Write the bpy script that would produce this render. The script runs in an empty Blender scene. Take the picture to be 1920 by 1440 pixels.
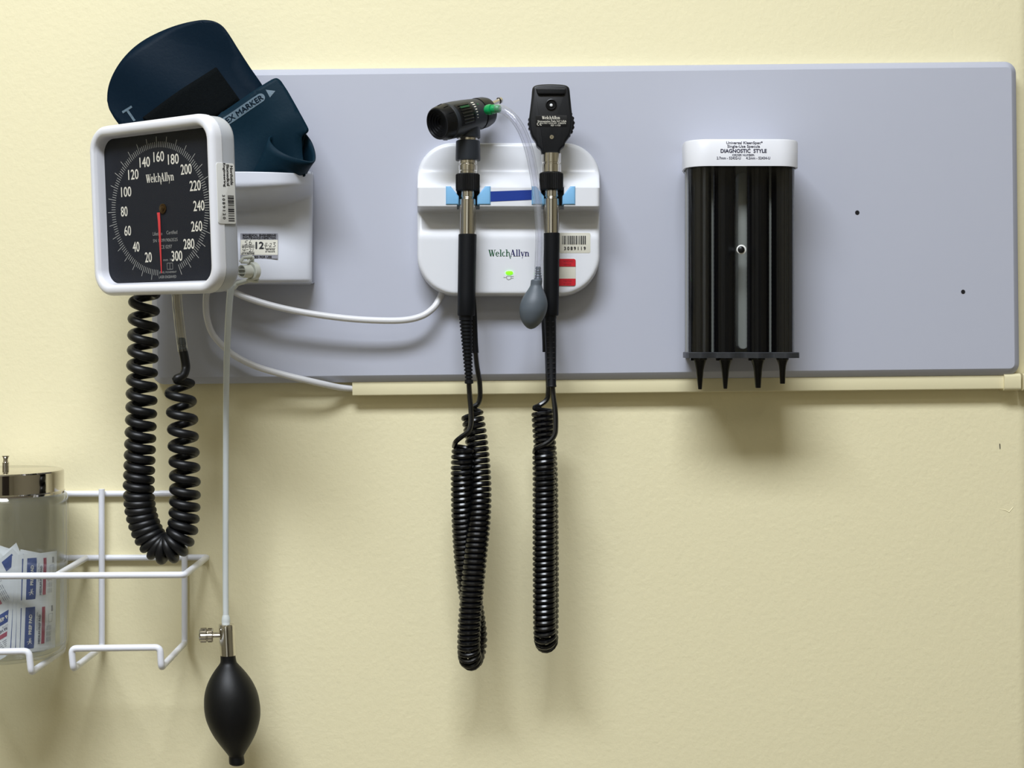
import bpy, bmesh, math, random
from mathutils import Vector, Matrix
random.seed(7)
S = bpy.context.scene
C = S.collection
PI = math.pi

# ---------------------------------------------------------------- camera
D = 1.387                    # lens to wall distance (m); 1 photo pixel = 0.5 mm on the wall
ZC = 1.50                    # lens height
VX, VY = 930.0, 640.0        # the point of the photo straight ahead of the lens
cam = bpy.data.cameras.new('camera'); cam.sensor_width = 36; cam.lens = 52.0
cam.shift_x = (960 - VX) / 1920; cam.shift_y = -(720 - VY) / 1920
cam.clip_start = 0.01
co = bpy.data.objects.new('camera', cam); C.objects.link(co)
co.location = (0, -D, ZC); co.rotation_euler = (PI / 2, 0, 0)
S.camera = co
# ---------------------------------------------------------------- exposure, world, lights
S.view_settings.view_transform = 'Standard'; S.view_settings.look = 'None'
S.view_settings.gamma = 1.0; S.view_settings.use_curve_mapping = False
S.view_settings.exposure = 0.0
w = bpy.data.worlds.new('world'); S.world = w; w.use_nodes = True
w.node_tree.nodes['Background'].inputs[0].default_value = (0.9, 0.95, 1.0, 1)
w.node_tree.nodes['Background'].inputs[1].default_value = 0.03
def area(name, loc, sx, sy, power, col, rot=(0, 0, 0)):
    l = bpy.data.lights.new(name, 'AREA'); l.shape = 'RECTANGLE'; l.size = sx; l.size_y = sy
    l.energy = power; l.color = col
    o = bpy.data.objects.new(name, l); C.objects.link(o); o.location = loc; o.rotation_euler = rot
    return o
area('ceiling_panel_light', (-0.5, -1.75, 3.485), 1.6, 0.7, 116, (0.87, 0.92, 1.0))
area('rear_fill_light', (0.4, -3.0, 3.485), 1.2, 0.6, 9, (1.0, 0.95, 0.85))  # unseen warm lamp added as fill for the shadows

# ---------------------------------------------------------------- helpers
def sc(d): return 0.0005 * (D - d) / D
def P(px, py, d):
    s = sc(d); return Vector(((px - VX) * s, -d, ZC + (VY - py) * s))
def F(px, py, d, rot=0.0, unit='px'):
    """frame facing the room at photo point px,py and distance d off the wall; local x right, y up, z to the room"""
    s = sc(d) if unit == 'px' else (0.001 if unit == 'mm' else 1.0)
    m = Matrix(((1, 0, 0, 0), (0, 0, -1, 0), (0, 1, 0, 0), (0, 0, 0, 1)))
    return Matrix.Translation(P(px, py, d)) @ m @ Matrix.Rotation(rot, 4, 'Z') @ Matrix.Scale(s, 4)
def lin(c):
    return tuple(((v / 255) / 12.92 if v / 255 <= 0.04045 else ((v / 255 + 0.055) / 1.055) ** 2.4) for v in c)
def mat(name, rgb, rough=0.5, metal=0.0, bump=0.0, bscale=200, emit=0, var=0.0, spec=0.5, coat=0.0, sheen=0.0):
    m = bpy.data.materials.new(name); m.use_nodes = True
    nt = m.node_tree; b = nt.nodes['Principled BSDF']
    c = lin(rgb) + (1,)
    b.inputs['Base Color'].default_value = c
    b.inputs['Roughness'].default_value = rough; b.inputs['Metallic'].default_value = metal
    b.inputs['Specular IOR Level'].default_value = spec
    b.inputs['Coat Weight'].default_value = coat
    if sheen: b.inputs['Sheen Weight'].default_value = sheen
    if emit:
        b.inputs['Emission Color'].default_value = c; b.inputs['Emission Strength'].default_value = emit
    tc = nt.nodes.new('ShaderNodeTexCoord')
    n = nt.nodes.new('ShaderNodeTexNoise'); n.inputs['Scale'].default_value = bscale
    n.inputs['Detail'].default_value = 4
    nt.links.new(tc.outputs['Object'], n.inputs['Vector'])
    if bump:
        bp = nt.nodes.new('ShaderNodeBump'); bp.inputs['Strength'].default_value = 1.0
        bp.inputs['Distance'].default_value = bump
        nt.links.new(n.outputs['Fac'], bp.inputs['Height']); nt.links.new(bp.outputs[0], b.inputs['Normal'])
    if var:
        n2 = nt.nodes.new('ShaderNodeTexNoise'); n2.inputs['Scale'].default_value = bscale * 0.37
        n2.inputs['Detail'].default_value = 5
        nt.links.new(tc.outputs['Object'], n2.inputs['Vector'])
        mr = nt.nodes.new('ShaderNodeMapRange'); mr.inputs['To Min'].default_value = 1 - var
        mr.inputs['To Max'].default_value = 1 + var
        nt.links.new(n2.outputs['Fac'], mr.inputs['Value'])
        hs = nt.nodes.new('ShaderNodeHueSaturation'); hs.inputs['Color'].default_value = c
        nt.links.new(mr.outputs[0], hs.inputs['Value']); nt.links.new(hs.outputs[0], b.inputs['Base Color'])
    return m
def clearmat(name, tint, base=0.04, edge=0.7, power=3.0, rough=0.03, haze=0.0):
    """thin clear sheet: passes light straight through, mirrors more towards grazing angles"""
    m = bpy.data.materials.new(name); m.use_nodes = True; nt = m.node_tree
    for n in list(nt.nodes): nt.nodes.remove(n)
    out = nt.nodes.new('ShaderNodeOutputMaterial'); mix = nt.nodes.new('ShaderNodeMixShader')
    tr = nt.nodes.new('ShaderNodeBsdfTransparent'); tr.inputs[0].default_value = tuple(tint) + (1,)
    gl = nt.nodes.new('ShaderNodeBsdfGlossy'); gl.inputs['Roughness'].default_value = rough
    lw = nt.nodes.new('ShaderNodeLayerWeight'); lw.inputs[0].default_value = 0.5
    pw = nt.nodes.new('ShaderNodeMath'); pw.operation = 'POWER'; pw.inputs[1].default_value = power
    mr = nt.nodes.new('ShaderNodeMapRange'); mr.inputs['To Min'].default_value = base; mr.inputs['To Max'].default_value = edge
    nt.links.new(lw.outputs['Facing'], pw.inputs[0]); nt.links.new(pw.outputs[0], mr.inputs['Value'])
    nt.links.new(mr.outputs[0], mix.inputs[0]); nt.links.new(tr.outputs[0], mix.inputs[1]); nt.links.new(gl.outputs[0], mix.inputs[2])
    last = mix
    if haze:
        df = nt.nodes.new('ShaderNodeBsdfDiffuse'); df.inputs[0].default_value = (0.75, 0.78, 0.8, 1)
        m2 = nt.nodes.new('ShaderNodeMixShader'); m2.inputs[0].default_value = haze
        nt.links.new(mix.outputs[0], m2.inputs[1]); nt.links.new(df.outputs[0], m2.inputs[2]); last = m2
    nt.links.new(last.outputs[0], out.inputs[0])
    return m

class MB:
    def __init__(s): s.v = []; s.f = []
    def add(s, vs, fs, M=None):
        o = len(s.v)
        s.v += [(M @ Vector(v)) if M is not None else Vector(v) for v in vs]
        s.f += [[i + o for i in f] for f in fs]; return s
    def loops(s, Ls, M=None, cap0=True, cap1=True, closed=True):
        n = len(Ls[0]); vs = [p for L in Ls for p in L]; fs = []
        for i in range(len(Ls) - 1):
            for j in range(n if closed else n - 1):
                k = (j + 1) % n
                fs.append([i * n + j, i * n + k, (i + 1) * n + k, (i + 1) * n + j])
        if cap0 and closed: fs.append(list(range(n))[::-1])
        if cap1 and closed: fs.append([(len(Ls) - 1) * n + j for j in range(n)])
        return s.add(vs, fs, M)
    def lathe(s, prof, org, axis=(0, 0, -1), seg=32, rib=None):
        """prof: (t, r) along axis from org, metres"""
        a = Vector(axis).normalized(); u = a.orthogonal().normalized()
        if abs(a.z) > 0.99: u = Vector((1, 0, 0))
        v = a.cross(u); org = Vector(org); Ls = []
        for t, r in prof:
            Ls.append([org + a * t + (u * math.cos(2 * PI * k / seg) + v * math.sin(2 * PI * k / seg)) * max(r, 1e-5) *
                       (1 if not rib else (1 - rib * (k % 2))) for k in range(seg)])
        return s.loops(Ls)
    def tube(s, pts, r, seg=10, squash=None):
        pts = [Vector(p) for p in pts]; n = len(pts)
        rr = r if isinstance(r, (list, tuple)) else [r] * n
        T = [(pts[min(i + 1, n - 1)] - pts[max(i - 1, 0)]).normalized() for i in range(n)]
        u = T[0].orthogonal().normalized(); Ls = []
        for i in range(n):
            u = (u - T[i] * u.dot(T[i])).normalized(); v = T[i].cross(u)
            Ls.append([pts[i] + (u * math.cos(2 * PI * k / seg) + v * math.sin(2 * PI * k / seg)) * rr[i] for k in range(seg)])
        return s.loops(Ls)
    def slab(s, out, z0, z1, bev, M=None, steps=3, bb=0.0):
        """outline (ccw, local xy) extruded z0..z1 with a rounded front edge (and optional chamfered back edge)"""
        Ls = []
        if bb: Ls.append([(p[0], p[1], z0) for p in inset(out, bb)]); Ls.append([(p[0], p[1], z0 + bb) for p in out])
        else: Ls.append([(p[0], p[1], z0) for p in out])
        for i in range(steps + 1):
            a = PI / 2 * i / steps
            Ls.append([(p[0], p[1], z1 - bev + bev * math.sin(a)) for p in inset(out, bev * (1 - math.cos(a)))])
        return s.loops(Ls, M)
    def box(s, x0, x1, y0, y1, z0, z1, M=None):
        vs = [(x, y, z) for z in (z0, z1) for y in (y0, y1) for x in (x0, x1)]
        return s.add(vs, [[0, 2, 3, 1], [4, 5, 7, 6], [0, 1, 5, 4], [2, 6, 7, 3], [0, 4, 6, 2], [1, 3, 7, 5]], M)
    def poly(s, pts, M=None, z=0.0): return s.add([(p[0], p[1], z) for p in pts], [list(range(len(pts)))], M)
    def rect(s, x0, y0, x1, y1, M=None, z=0.0): return s.poly([(x0, y0), (x1, y0), (x1, y1), (x0, y1)], M, z)
    def disc(s, x, y, r, M=None, z=0.0, n=24): return s.poly([(x + r * math.cos(2 * PI * k / n), y + r * math.sin(2 * PI * k / n)) for k in range(n)], M, z)
    def ring(s, x, y, r0, r1, M=None, z=0.0, n=28, a0=0, a1=2 * PI):
        vs = []; fs = []
        for k in range(n + 1):
            a = a0 + (a1 - a0) * k / n
            vs += [(x + r0 * math.cos(a), y + r0 * math.sin(a), z), (x + r1 * math.cos(a), y + r1 * math.sin(a), z)]
            if k < n: fs.append([2 * k, 2 * k + 1, 2 * k + 3, 2 * k + 2])
        return s.add(vs, fs, M)
    def line(s, pts, wd, M=None, z=0.0):
        for a, b in zip(pts[:-1], pts[1:]):
            dx, dy = b[0] - a[0], b[1] - a[1]; l = math.hypot(dx, dy) or 1; nx, ny = -dy / l * wd / 2, dx / l * wd / 2
            s.poly([(a[0] - nx, a[1] - ny), (b[0] - nx, b[1] - ny), (b[0] + nx, b[1] + ny), (a[0] + nx, a[1] + ny)], M, z)
        return s
    def grid(s, fn, nu, nv, M=None, closeu=False):
        vs = [fn(i / nu, j / nv) for j in range(nv + 1) for i in range(nu + (0 if closeu else 1))]
        W = nu if closeu else nu + 1; fs = []
        for j in range(nv):
            for i in range(nu):
                k = (i + 1) % W
                fs.append([j * W + i, j * W + k, (j + 1) * W + k, (j + 1) * W + i])
        return s.add(vs, fs, M)
    def build(s, name, m, parent=None, angle=35, solid=0, off=-1, flat=False, fix=True):
        me = bpy.data.meshes.new(name)
        o = bpy.data.objects.new(name, me)
        org = parent_loc(parent)
        if org is None:
            org = sum(s.v, Vector()) / len(s.v)
            o.location = org
        me.from_pydata([v - org for v in s.v], [], s.f); me.update()
        if fix:
            bm = bmesh.new(); bm.from_mesh(me); bmesh.ops.recalc_face_normals(bm, faces=bm.faces); bm.to_mesh(me); bm.free()
        me.materials.append(m)
        if not flat:
            me.shade_smooth(); me.set_sharp_from_angle(angle=math.radians(angle))
        C.objects.link(o)
        if solid:
            md = o.modifiers.new('thickness', 'SOLIDIFY'); md.thickness = solid; md.offset = off
        if parent is not None: o.parent = parent
        return o
def parent_loc(p):
    if p is None: return None
    l = Vector(); 
    while p is not None: l += Vector(p.location); p = p.parent
    return l
def thing(name, loc, label, cat, group=None):
    o = bpy.data.objects.new(name, None); C.objects.link(o); o.location = loc; o.empty_display_size = 0.02
    o['label'] = label; o['category'] = cat
    if group: o['group'] = group
    return o
def tag(o, label, cat, group=None):
    o['label'] = label; o['category'] = cat
    if group: o['group'] = group
    return o
def struct(o): o['kind'] = 'structure'; return o
def inset(out, d):
    n = len(out); r = []
    for i in range(n):
        a, b, c = out[i - 1], out[i], out[(i + 1) % n]
        e1 = (b[0] - a[0], b[1] - a[1]); e2 = (c[0] - b[0], c[1] - b[1])
        l1 = math.hypot(*e1) or 1e-9; l2 = math.hypot(*e2) or 1e-9
        n1 = (-e1[1] / l1, e1[0] / l1); n2 = (-e2[1] / l2, e2[0] / l2)
        mx, my = n1[0] + n2[0], n1[1] + n2[1]; q = max(0.35, (mx * mx + my * my) / 2)
        r.append((b[0] + mx * d / q, b[1] + my * d / q))
    return r
def rrect(w, h, r, n=7, cx=0, cy=0):
    o = []
    for (sx, sy, a0) in ((1, -1, -PI / 2), (1, 1, 0), (-1, 1, PI / 2), (-1, -1, PI)):
        for k in range(n + 1):
            a = a0 + PI / 2 * k / n
            o.append((cx + sx * (w / 2 - r) + r * math.cos(a), cy + sy * (h / 2 - r) + r * math.sin(a)))
    return o
def rpoly(pts, r, n=5):
    o = []; m = len(pts)
    for i in range(m):
        a, b, c = Vector(pts[i - 1]), Vector(pts[i]), Vector(pts[(i + 1) % m])
        ra = min(r, (a - b).length * .45); rc = min(r, (c - b).length * .45)
        p, q = b + (a - b).normalized() * ra, b + (c - b).normalized() * rc
        for k in range(n + 1):
            t = k / n; v = p * (1 - t) ** 2 + b * 2 * t * (1 - t) + q * t * t; o.append((v.x, v.y))
    return o
def crv(pts, n=8):
    pts = [Vector(p) for p in pts]; q = [pts[0] * 2 - pts[1]] + pts + [pts[-1] * 2 - pts[-2]]; o = []
    for i in range(1, len(q) - 2):
        for k in range(n):
            t = k / n; a, b, c, d = q[i - 1], q[i], q[i + 1], q[i + 2]
            o.append(0.5 * ((2 * b) + (c - a) * t + (2 * a - 5 * b + 4 * c - d) * t * t + (3 * b - a - 3 * c + d) * t ** 3))
    o.append(pts[-1]); return o
def ccrv(pts, n=6):
    m = len(pts); o = []
    for i in range(m):
        a, b, c, d = [Vector(pts[(i + k) % m]) for k in (-1, 0, 1, 2)]
        for k in range(n):
            t = k / n; v = 0.5 * ((2 * b) + (c - a) * t + (2 * a - 5 * b + 4 * c - d) * t * t + (3 * b - a - 3 * c + d) * t ** 3)
            o.append(tuple(v))
    return o
def PP(l): return [P(*p) for p in l]
def coil(path, R, pitch, phase0=PI, per=18, taper=0.0, hand=1):
    """helix points around a smooth centre path; pitch: function of travelled fraction"""
    pts = [Vector(p) for p in path]; L = [0]
    for a, b in zip(pts[:-1], pts[1:]): L.append(L[-1] + (b - a).length)
    tot = L[-1]; o = []; s = 0.0; ph = phase0; i = 0
    T0 = (pts[1] - pts[0]).normalized(); u = (Vector((1, 0, 0)) - T0 * T0.x).normalized(); us = []
    for k in range(len(pts)):
        T = (pts[min(k + 1, len(pts) - 1)] - pts[max(k - 1, 0)]).normalized()
        u = (u - T * u.dot(T)).normalized(); us.append((u.copy(), T.cross(u)))
    while s < tot:
        while i < len(L) - 2 and L[i + 1] < s: i += 1
        t = (s - L[i]) / max(1e-9, L[i + 1] - L[i]); c = pts[i].lerp(pts[i + 1], t)
        uu = us[i][0].lerp(us[i + 1][0], t); vv = us[i][1].lerp(us[i + 1][1], t)
        o.append(c + (uu * math.cos(ph) + vv * math.sin(ph)) * R)
        p = pitch(s / tot) if callable(pitch) else pitch
        s += p / per; ph += hand * 2 * PI / per
    return o

_tc = {}
def textraw(st):
    if st in _tc: return _tc[st]
    cu = bpy.data.curves.new('t', 'FONT'); cu.body = st; cu.resolution_u = 3
    ob = bpy.data.objects.new('t', cu); C.objects.link(ob); bpy.context.view_layer.update()
    me = bpy.data.meshes.new_from_object(ob.evaluated_get(bpy.context.evaluated_depsgraph_get()))
    vs = [tuple(v.co) for v in me.vertices]; fs = [list(p.vertices) for p in me.polygons]
    bpy.data.objects.remove(ob); bpy.data.curves.remove(cu); bpy.data.meshes.remove(me)
    _tc[st] = (vs, fs); return _tc[st]
def text(mb, st, cx, cy, wd, ht, M, rot=0.0, bold=0.0, z=0.0, fn=None):
    """lettering fitted to a wd x ht box centred on cx,cy"""
    vs, fs = textraw(st)
    xs = [v[0] for v in vs]; ys = [v[1] for v in vs]
    x0, x1, y0, y1 = min(xs), max(xs), min(ys), max(ys)
    offs = [(0, 0)] if not bold else [(-bold / 2, 0), (bold / 2, 0), (0, bold / 2), (0, -bold / 2)]
    c, s_ = math.cos(rot), math.sin(rot)
    for k, (ox, oy) in enumerate(offs):
        q = []
        for v in vs:
            a = (v[0] - (x0 + x1) / 2) / (x1 - x0) * wd + ox; b = (v[1] - (y0 + y1) / 2) / (y1 - y0) * ht + oy
            p = (cx + a * c - b * s_, cy + a * s_ + b * c, z + k * abs(bold) * 0.004)
            q.append(fn(*p) if fn else p)
        mb.add(q, fs, M)
def barcode(mb, x0, y0, x1, y1, M, n=34, vert=False, z=0.0, seed=3):
    r = random.Random(seed); a, b = (y0, y1) if vert else (x0, x1); t = a; step = (b - a) / n / 1.5
    while t < b - step * 2:
        wd = step * r.choice((.6, .9, 1.5, 2)); 
        if vert: mb.rect(x0, t, x1, t + wd, M, z)
        else: mb.rect(t, y0, t + wd, y1, M, z)
        t += wd + step * r.choice((.6, .9, 1.3))

def logo(which, mb, x, y, h, M, z=0.0, sx=1.0):
    """bold serif wordmark drawn from strokes; returns the advance"""
    cur = [x]
    def st(x0, y0, x1, y1, wd): mb.poly([(cur[0] + (x0 - wd / 2) * h * sx, y + y0 * h), (cur[0] + (x0 + wd / 2) * h * sx, y + y0 * h), (cur[0] + (x1 + wd / 2) * h * sx, y + y1 * h), (cur[0] + (x1 - wd / 2) * h * sx, y + y1 * h)], M, z)
    def bar(x0, x1, yy, t=.055): mb.rect(cur[0] + x0 * h * sx, y + yy * h, cur[0] + x1 * h * sx, y + (yy + t) * h, M, z)
    def arc(cx, cy, rx, ry, a0, a1, ws, wt, n=14):
        vs = []; fs = []
        for k in range(n + 1):
            a = math.radians(a0 + (a1 - a0) * k / n)
            vs += [(cur[0] + (cx + rx * math.cos(a)) * h * sx, y + (cy + ry * math.sin(a)) * h, z), (cur[0] + (cx + (rx - ws) * math.cos(a)) * h * sx, y + (cy + (ry - wt) * math.sin(a)) * h, z)]
            if k < n: fs.append([2 * k, 2 * k + 1, 2 * k + 3, 2 * k + 2])
        mb.add(vs, fs, M)
    def adv(a): cur[0] += a * h * sx
    for ch in which:
        if ch == 'W':
            st(.14, 1, .36, 0, .19); st(.36, 0, .55, .8, .07); st(.50, 1, .72, 0, .19); st(.72, 0, .93, 1, .07)
            bar(0, .3, .945); bar(.36, .66, .945); bar(.82, 1.06, .945); adv(1.02)
        elif ch == 'e':
            arc(.27, .34, .27, .36, 10, 318, .16, .07); bar(.1, .5, .34, .06); adv(.58)
        elif ch == 'l':
            st(.15, 0, .15, 1.04, .16); bar(.0, .3, 0); bar(0, .15, .99); adv(.33)
        elif ch == 'c':
            arc(.27, .34, .27, .36, 50, 320, .16, .07); adv(.53)
        elif ch == 'h':
            st(.15, 0, .15, 1.04, .16); bar(.0, .3, 0); bar(0, .15, .99)
            arc(.34, .42, .24, .28, 0, 150, .13, .1); st(.51, .42, .51, .1, .14); st(.51, .12, .66, -.36, .09); st(.66, -.36, .76, .1, .045); adv(.62)
        elif ch == 'A':
            st(.10, 0, .36, 1.02, .07); st(.36, 1.02, .62, 0, .2); bar(.18, .55, .3, .06); bar(0, .22, 0); bar(.46, .8, 0); adv(.82)
        elif ch == 'y':
            st(.12, .68, .30, .02, .17); st(.5, .68, .22, -.32, .06); bar(0, .26, .63); bar(.38, .6, .63); adv(.58)
        elif ch == 'n':
            st(.15, 0, .15, .68, .16); bar(0, .3, 0); bar(0, .15, .63); arc(.34, .4, .24, .29, 0, 150, .15, .1); st(.50, 0, .50, .42, .16); bar(.38, .64, 0); adv(.66)
    return cur[0]
LOGO_W = 1.02 + .58 + .33 + .53 + .62 + .82 + .33 + .33 + .58 + .66     # advance widths in letter heights

# ---------------------------------------------------------------- materials
m_wall = mat('cream_wall_paint', (239, 230, 191), 0.55, bump=0.0003, bscale=250, var=0.008, spec=0.3)
m_race = mat('cream_raceway_paint', (230, 221, 182), 0.42, bump=0.0001, bscale=120)
m_white_ceiling = mat('ceiling_white', (225, 225, 220), 0.9)
m_floor = mat('floor_vinyl', (112, 104, 90), 0.5, var=0.05, bscale=20)
m_room = mat('far_wall_paint', (140, 133, 112), 0.8)
m_door = mat('dark_door', (38, 30, 26), 0.5)
m_board = mat('grey_laminate', (184, 187, 200), 0.42, var=0.008, bscale=60)
m_white = mat('white_plastic', (226, 227, 232), 0.32, bump=0.00002, bscale=1500)
m_unit = mat('warm_white_plastic', (224, 226, 231), 0.33)
m_grey_pl = mat('pale_grey_plastic', (212, 215, 224), 0.38)
m_housing = mat('grey_housing_plastic', (186, 190, 198), 0.4)
m_rod = mat('white_vinyl_coated_wire', (232, 234, 242), 0.28)
m_cable = mat('white_cable', (218, 218, 220), 0.35)
m_tubew = mat('white_rubber_tube', (208, 214, 214), 0.45)
m_rubber = mat('black_rubber', (9, 10, 13), 0.42, spec=.4, bump=0.00003, bscale=900)
m_rubber2 = mat('black_rubber_bulb', (7, 8, 10), 0.48, spec=.35, bump=0.00004, bscale=700)
m_cord = mat('glossy_black_cord', (5, 6, 9), 0.27)
m_black = mat('black_plastic', (10, 11, 14), 0.36, spec=.35)
m_black2 = mat('satin_black_plastic', (14, 16, 20), 0.42, spec=.35, bump=0.00004, bscale=1500)
m_soft = mat('charcoal_plastic', (42, 46, 52), 0.4, spec=.35)
m_grip = mat('black_grip', (7, 10, 16), 0.5, spec=.3)
m_steel = mat('brushed_nickel', (214, 210, 202), 0.13, 1.0)
m_chrome = mat('chrome', (205, 200, 192), 0.07, 1.0)
m_dial = mat('dial_charcoal', (32, 35, 42), 0.6, spec=.2)
m_print = mat('dial_print', (226, 222, 208), 0.6)
m_dim = mat('grey_print', (150, 150, 146), 0.6)
m_tick = mat('tick_print', (186, 186, 180), 0.6)
m_red = mat('needle_red', (215, 62, 66), 0.4)
m_ink = mat('black_ink', (28, 28, 32), 0.6)
m_ink2 = mat('faded_ink', (74, 72, 76), 0.6)
m_navyink = mat('navy_ink', (38, 38, 64), 0.6)
m_green = mat('logo_green', (36, 92, 62), 0.5)
m_navy = mat('logo_navy', (36, 34, 92), 0.5)
m_paper = mat('sticker_paper', (226, 226, 222), 0.5)
m_paper2 = mat('sticker_offwhite', (214, 211, 196), 0.5)
m_silver = mat('silver_sticker', (140, 140, 148), 0.4)
m_stred = mat('sticker_red', (200, 22, 40), 0.45)
m_dkred = mat('dark_red_print', (110, 10, 24), 0.5)
m_lblue = mat('light_blue_plastic', (128, 184, 226), 0.3)
m_blue = mat('blue_label', (6, 50, 140), 0.4)
m_led = mat('green_led', (90, 255, 20), 0.3, emit=2.5)
m_cuff = mat('navy_nylon', (9, 27, 41), 0.5, bump=0.00012, bscale=420, var=0.05, spec=0.08)
m_cuff2 = mat('navy_nylon_fold', (14, 37, 50), 0.52, bump=0.00012, bscale=420, var=0.05, spec=0.08)
m_velcro = mat('black_hook_fabric', (9, 13, 15), 0.95, bump=0.0006, bscale=900, var=0.4, spec=0.1)
m_cuffprint = mat('silver_cuff_print', (92, 112, 126), 0.5, var=0.45, bscale=1400)
m_brass = mat('brass', (96, 76, 52), 0.35, 1.0)
m_clip = mat('ivory_clip_plastic', (214, 217, 208), 0.4)
m_hole = mat('hole_dark', (18, 16, 18), 0.9)
m_bulbgrey = mat('grey_rubber', (84, 92, 100), 0.5, bump=0.00003, bscale=900)
m_greenpl = mat('green_connector', (10, 150, 82), 0.3)
m_slate = mat('slate_barb', (52, 66, 86), 0.35)
m_foil = mat('white_foil_paper', (226, 228, 228), 0.45, bump=0.0003, bscale=90)
m_pblue = mat('packet_blue', (18, 58, 128), 0.45)
m_pred = mat('packet_red', (164, 62, 84), 0.5)
m_pgrey = mat('packet_grey_print', (122, 124, 134), 0.6)
m_spec = mat('black_specula', (5, 6, 8), 0.28, spec=.35)
m_inner = mat('grey_inner_panel', (150, 153, 146), 0.5)
m_tray = mat('dark_tray_plastic', (42, 44, 48), 0.38)
m_lens = mat('lens_glass', (30, 32, 38), 0.05, coat=1.0)
m_glint = mat('lens_highlight', (225, 228, 230), 0.1)
g_jar = clearmat('jar_glass', (0.95, 0.96, 0.965), 0.05, 0.75, 4.0, 0.02, haze=0.03)
g_cover = clearmat('clear_cover', (0.93, 0.94, 0.95), 0.045, 0.75, 4.0, 0.06)
g_lens = clearmat('gauge_window', (0.97, 0.97, 0.98), 0.008, 0.5, 5.0, 0.02)
g_tube = clearmat('clear_tube', (0.93, 0.93, 0.96), 0.05, 0.75, 2.5, 0.12, haze=0.10)
g_tube2 = clearmat('clear_tube_yellowed', (0.94, 0.92, 0.86), 0.05, 0.7, 2.2, 0.12, haze=0.06)

# ---------------------------------------------------------------- room
# wall with a bullnose corner at its right edge
XC = (1908 - VX) * 0.0005
pl = [(-1.6, 0), (-0.6, 0), (0, 0), (XC, 0)]
rb = 0.02
for k in range(1, 9):
    a = PI / 2 * k / 8; pl.append((XC + rb * math.sin(a), rb - rb * math.cos(a)))
pl.append((XC + rb, 0.8))
b = MB()
for (x0, y0), (x1, y1) in zip(pl[:-1], pl[1:]): b.add([(x0, y0, 0), (x1, y1, 0), (x1, y1, 3.5), (x0, y0, 3.5)], [[0, 1, 2, 3]])
b.add([(XC + rb, .8, 0), (-1.6, .8, 0), (-1.6, 0, 0), (XC + rb, .8, 3.5), (-1.6, .8, 3.5), (-1.6, 0, 3.5)], [[0, 1, 4, 3], [1, 2, 5, 4]])
bw = b.build('wall_back', m_wall, angle=40); struct(bw)
bm = bmesh.new(); bm.from_mesh(bw.data); bmesh.ops.remove_doubles(bm, verts=bm.verts, dist=1e-5); bmesh.ops.recalc_face_normals(bm, faces=bm.faces); bm.to_mesh(bw.data); bm.free()
b = MB().box(-1.6, 2.0, -3.6, .8, -.02, 0); struct(b.build('floor', m_floor, flat=True))
b = MB().box(-1.6, 2.0, -3.6, .8, 3.5, 3.52); struct(b.build('ceiling', m_white_ceiling, flat=True))
b = MB().box(-1.62, -1.6, -3.6, .8, 0, 3.5); struct(b.build('wall_left', m_room, flat=True))
b = MB().box(2.0, 2.02, -3.6, .8, 0, 3.5); struct(b.build('wall_right', m_room, flat=True))
b = MB().box(-1.6, 2.0, -3.62, -3.6, 0, 3.5); struct(b.build('wall_front', m_room, flat=True))
b = MB().box(XC + rb, 2.0, .8, .82, 0, 3.5); struct(b.build('wall_hall', m_room, flat=True))
b = MB().box(.35, 1.25, -3.6, -3.56, 0, 2.05); struct(b.build('door_1', m_door, flat=True))
b = MB().box(-.95, -.12, -3.6, -3.56, 0, 2.05); struct(b.build('pale_reflection_panel', m_white_ceiling, flat=True))  # pale panel added behind the camera for the steel handles to mirror
# small scar marks in the paint
M = F(0, 0, 0.0004)
b = MB(); b.poly([(1874, -832), (1875.6, -832), (1876, -841), (1874.6, -842)], M, .2)
tag(b.build('wall_scratch', m_hole, flat=True, fix=False), 'short dark vertical nick in the cream wall below the raceway fitting', 'scratch')

b = MB(); M = F(0, 0, 0.0)
b.tube([P(x, y, -.0004) for x, y in ((1868, 951), (1876, 955), (1884, 956), (1892, 960), (1899, 952), (1902, 947))], [.0001, .0006, .0007, .0008, .0007, .0001], 8)
tag(b.build('paint_blister', m_wall), 'small raised crack in the cream paint near the right edge of the wall', 'paint blister')

# ---------------------------------------------------------------- mounting board
RB = math.radians(0.62)
bx0, bx1, by0, by1 = 283.0, 1908.0, -708.0, -125.0    # photo px at the wall scale, before the slight tilt
bd = 0.013
Mb = F((bx0 + bx1) / 2, 418.0, bd - 0.0, RB)
W_, H_ = (bx1 - bx0), 588.0
board = thing('mounting_board', P(1095, 418, 0.0), 'wide pale grey wall board with rounded corners behind all the instruments', 'wall board')
ol = rrect(W_, H_, 22, 8)
s_ = sc(bd)
b = MB()
Ls = [[(p[0], p[1], -bd / s_) for p in ol], [(p[0], p[1], 0) for p in ol], [(p[0], p[1], .001 / s_) for p in inset(ol, .8)],
      [(p[0], p[1], .006 / s_) for p in inset(ol, 11)], [(p[0], p[1], .0065 / s_) for p in inset(ol, 13)]]
b.loops(Ls, Mb); b.build('board_panel', m_board, board, angle=22)
DB = 0.0195      # front face of the board off the wall
for hx, hy, hr in ((1607.5, 398.5, 3.2), (1806, 547, 3.0)):
    q = MB(); M = F(hx, hy, DB + .0002); q.disc(0, 0, hr, M, 0, 16); q.ring(0, 0, hr, hr + .9, M, .25)
    q.build('screw_hole', m_hole, board, flat=True)

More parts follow.
